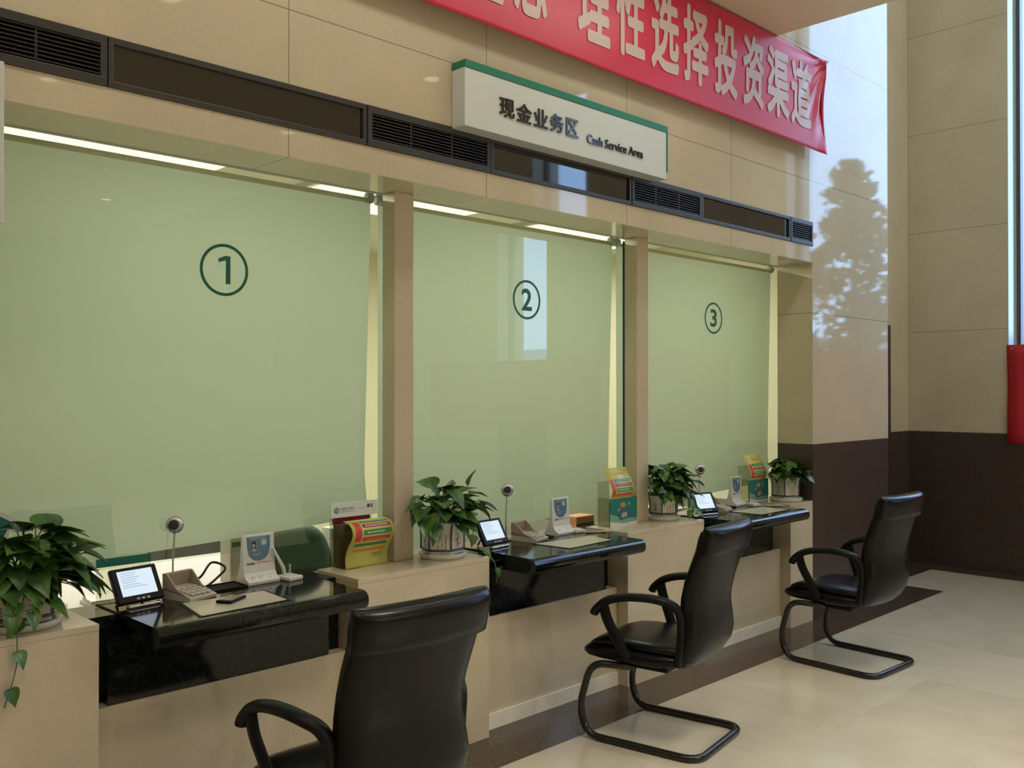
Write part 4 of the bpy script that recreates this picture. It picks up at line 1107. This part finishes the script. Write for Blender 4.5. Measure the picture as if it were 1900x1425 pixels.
# second and third holders: teal card in front, yellow leaflet leaning back above it
def make_teal(label):
    t = thing('leaflet_holder', label, 'leaflet holder', group='leaflet holders on the counter')
    acrylic_box(t, 0.0, 0.245, 0.004, 0.09, 0.16, 0.25)
    cd = MB().box(0.0, 0.245, -0.001, 0.003, 0.0, 0.155).build('teal_card', 'p_teal', t); cd['label'] = 'teal printed card with a machine picture'
    m = MB()
    m.prism([(0.0, 0.0), (0.245, 0.0), (0.245, 0.018), (0.12, 0.012), (0.0, 0.03)], 'y', -0.0016, -0.0011, 2)
    m.prism([(0.0, 0.03), (0.12, 0.012), (0.245, 0.018), (0.245, 0.035), (0.10, 0.045), (0.0, 0.075)], 'y', -0.0016, -0.0011, 3)
    m.prism([(0.09, 0.03), (0.19, 0.045), (0.20, 0.075), (0.14, 0.095), (0.08, 0.085), (0.07, 0.055)], 'y', -0.0022, -0.0017, 0)
    m.prism([(0.10, 0.045), (0.15, 0.05), (0.15, 0.075), (0.105, 0.072)], 'y', -0.0027, -0.0023, 4)
    m.prism([(0.065, 0.08), (0.085, 0.09), (0.09, 0.10), (0.07, 0.10)], 'y', -0.0027, -0.0023, 1)
    m.prism([(0.115 + 0.025 * math.cos(2 * PI * k / 14), 0.118 + 0.014 * math.sin(2 * PI * k / 14)) for k in range(14)], 'y', -0.0022, -0.0017, 1)
    m.prism([(0.165, 0.115), (0.175, 0.115), (0.175, 0.13), (0.165, 0.13)], 'y', -0.0022, -0.0017, 5)
    m.build('card_print', ['p_blue', 'p_orange', 'paper_white', 'p_teal_light', 'bracket', 'p_pink'], cd)
    sheet_parts([(0.012, 0.01), (0.014, 0.12), (0.000, 0.17), (-0.008, 0.20), (0.018, 0.26), (0.060, 0.325)], 0.205, 0.008, t,
                [(0.475, 0.53, 0.22, 0.94, 'p_red'), (0.56, 0.62, 0.22, 0.94, 'p_green'), (0.65, 0.70, 0.22, 0.94, 'p_maroon'), (0.73, 0.78, 0.22, 0.94, 'p_green'), (0.475, 0.775, 0.05, 0.18, 'p_red')], 0.2,
                [(0.675, 0.28, 0.9, 'p_pink', 0.008), (0.59, 0.28, 0.8, 'p_pale', 0.008), (0.50, 0.28, 0.9, 'p_pink', 0.006), (0.755, 0.28, 0.9, 'p_pale', 0.007), (0.88, 0.35, 0.85, 'p_orange', 0.012)], 9)
    return t
h2 = make_teal('teal and yellow leaflet holder at the first stone pillar right of desk 2'); h2.location = (4.068, 3.318, ZP)
dup(h2, (5.600, 3.352, ZP + 0.0008), (0, 0, 0), 'teal and yellow leaflet holder at the right end of desk 3')
h2['label'] = 'teal and yellow leaflet holder against the pillar right of desk 2'

# ================================================================== tellers' office behind the blinds
lab3 = ['first', 'second', 'third']
for i, dx in enumerate((0.0, 1.77, 3.53)):
    t = thing('teller_worktop', ['white worktop behind the glass of window 1', 'grey-brown worktop behind the glass of window 2', 'grey-brown worktop behind the glass of window 3'][i], 'worktop', (1.70 + dx, 3.98, 0), group='teller worktops')
    MB().box(-0.86, 0.86, -0.42, 0.40, 0.75, 0.785).build('top', 'office_white' if i == 0 else 'office_brown', t, bevel=0.004)
    MB().box(-0.86, -0.82, -0.42, 0.38, 0, 0.75).build('side_panel', 'office_grey', t)
    MB().box(0.82, 0.86, -0.42, 0.38, 0, 0.75).build('side_panel', 'office_grey', t)
    MB().box(-0.82, 0.82, 0.05, 0.08, 0.2, 0.75).build('modesty_panel', 'office_grey', t)
def teller_chair(x, y, rz, mat, label, arch):
    t = thing('teller_chair', label, 'chair', (x, y, 0), (0, 0, rz))
    R = []
    for z, hw in ((0.60, 0.18), (0.64, 0.22), (0.80, 0.24), (0.95, 0.23), (1.03, 0.19), (1.08, 0.10)):
        R.append([(hw * math.copysign(abs(math.cos(a)) ** 0.4, math.cos(a)), 0.0 + 0.03 * math.sin(a) + 0.05 * (math.cos(a)) ** 2, z) for a in [2 * PI * k / 20 for k in range(20)]])
    MB().rings(R).build('backrest', mat, t)
    MB().box(-0.23, 0.23, 0.02, 0.46, 0.44, 0.52).build('seat', mat, t, bevel=0.03, seg=3)
    MB().tube([(0, 0.24, 0.08), (0, 0.24, 0.44)], 0.025).tube([(0, 0.05, 0.46), (0, -0.02, 0.62)], 0.02).build('column', 'black_metal', t)
    for k in range(5):
        a = 2 * PI * k / 5
        MB().tube([(0, 0.24, 0.09), (0.28 * math.cos(a), 0.24 + 0.28 * math.sin(a), 0.05), (0.28 * math.cos(a), 0.24 + 0.28 * math.sin(a), 0.0)], 0.02).build('leg', 'black_metal', t)
    if arch:
        for s_ in (-1, 1):
            MB().tube(smooth_path([(s_ * 0.25, 0.05, 0.5), (s_ * 0.29, 0.05, 0.65), (s_ * 0.28, 0.2, 0.72), (s_ * 0.27, 0.35, 0.70)], 5), 0.018).build('armrest', 'black_plastic', t)
teller_chair(2.22, 4.62, PI, 'mesh_grey', 'dark grey mesh chair behind the white worktop of window 1', True)
t = thing('green_cover', 'rounded dark green hood standing behind the glass of window 1', 'hood', (2.25, 3.72, 0.785))
R = []
for q in range(9):
    zz = 0.23 * (1 - (1 - q / 8) ** 2.2) if False else 0.21 * math.sin(PI / 2 * q / 8)
    ww = 0.21 * math.cos(PI / 2 * q / 8) ** 0.6 + 0.008
    R.append([(ww * math.copysign(abs(math.cos(a)) ** 0.6, math.cos(a)), (0.10 * math.cos(PI / 2 * q / 8) ** 0.5 + 0.005) * math.copysign(abs(math.sin(a)) ** 0.6, math.sin(a)), zz) for a in [2 * PI * k / 24 for k in range(24)]])
MB().rings(R).build('shell', 'green_fabric', t)
MB().box(-0.13, 0.04, -0.02, 0.05, 0.20, 0.245).build('top_block', 'green_fabric', t, bevel=0.004)
t = thing('file_box', 'cream file box behind the rating device of window 1', 'box', (1.985, 3.66, 0.785))
MB().box(-0.06, 0.05, -0.04, 0.05, 0, 0.20).build('carton', 'beige_plastic', t, bevel=0.002)
MB().box(-0.052, 0.052, -0.0412, -0.0402, 0.155, 0.175).build('label_strip', 'photo_dark', t)
t = thing('red_white_box', 'small white box with a red stripe beside the green hood', 'box', (2.525, 3.72, 0.785))
MB().box(-0.05, 0.05, -0.03, 0.05, 0, 0.17).build('carton', 'paper_white', t, bevel=0.002)
MB().box(-0.006, 0.02, -0.0312, -0.0302, 0.005, 0.12).build('stripe', 'p_red', t)
t = thing('orange_box', 'orange card box behind the glass of window 2', 'box', (4.22, 3.68, 0.785))
MB().box(-0.08, 0.08, -0.05, 0.06, 0, 0.07).build('carton', 'orange_box', t, bevel=0.003)
MB().box(-0.08, 0.08, -0.0512, -0.0502, 0.012, 0.03).build('stripe', 'photo_dark', t)
for i, (x, n) in enumerate(((4.86, 6), (5.12, 3), (1.45, 2))):
    for k in range(n):
        o = MB().box(-0.11, 0.11, -0.06, 0.06, 0, 0.012).build('paper_pad', 'paper_white' if k % 2 else 'paper', loc=(x + random.uniform(-0.01, 0.01), 3.64, 0.785 + 0.0121 * k), rot=(0, 0, random.uniform(-0.1, 0.1)))
        tag(o, ['paper pad in the stack behind the bushy pothos', 'paper pad in the low stack behind the tablet of desk 3', 'paper pad on the white worktop behind the tablet of desk 1'][i], 'paper', ['papers behind the bushy pothos', 'papers behind desk 3', 'papers behind desk 1'][i])
o = MB().tube(smooth_path([(1.70, 3.60, 0.792), (1.78, 3.57, 0.80), (1.86, 3.60, 0.83), (1.90, 3.62, 0.86), (1.86, 3.66, 0.88), (1.80, 3.64, 0.83), (1.76, 3.70, 0.79)], 8), 0.005, n=6).build('cable', 'black_plastic')
tag(o, 'tangled dark cable behind the rating device of desk 1', 'cable')
t = thing('file_rack', 'grey partition standing at the back of the office behind window 1', 'partition', (2.6, 5.6, 0))
MB().box(-0.9, 0.9, 0, 0.04, 0, 1.25).build('panel', 'office_grey', t, bevel=0.004)
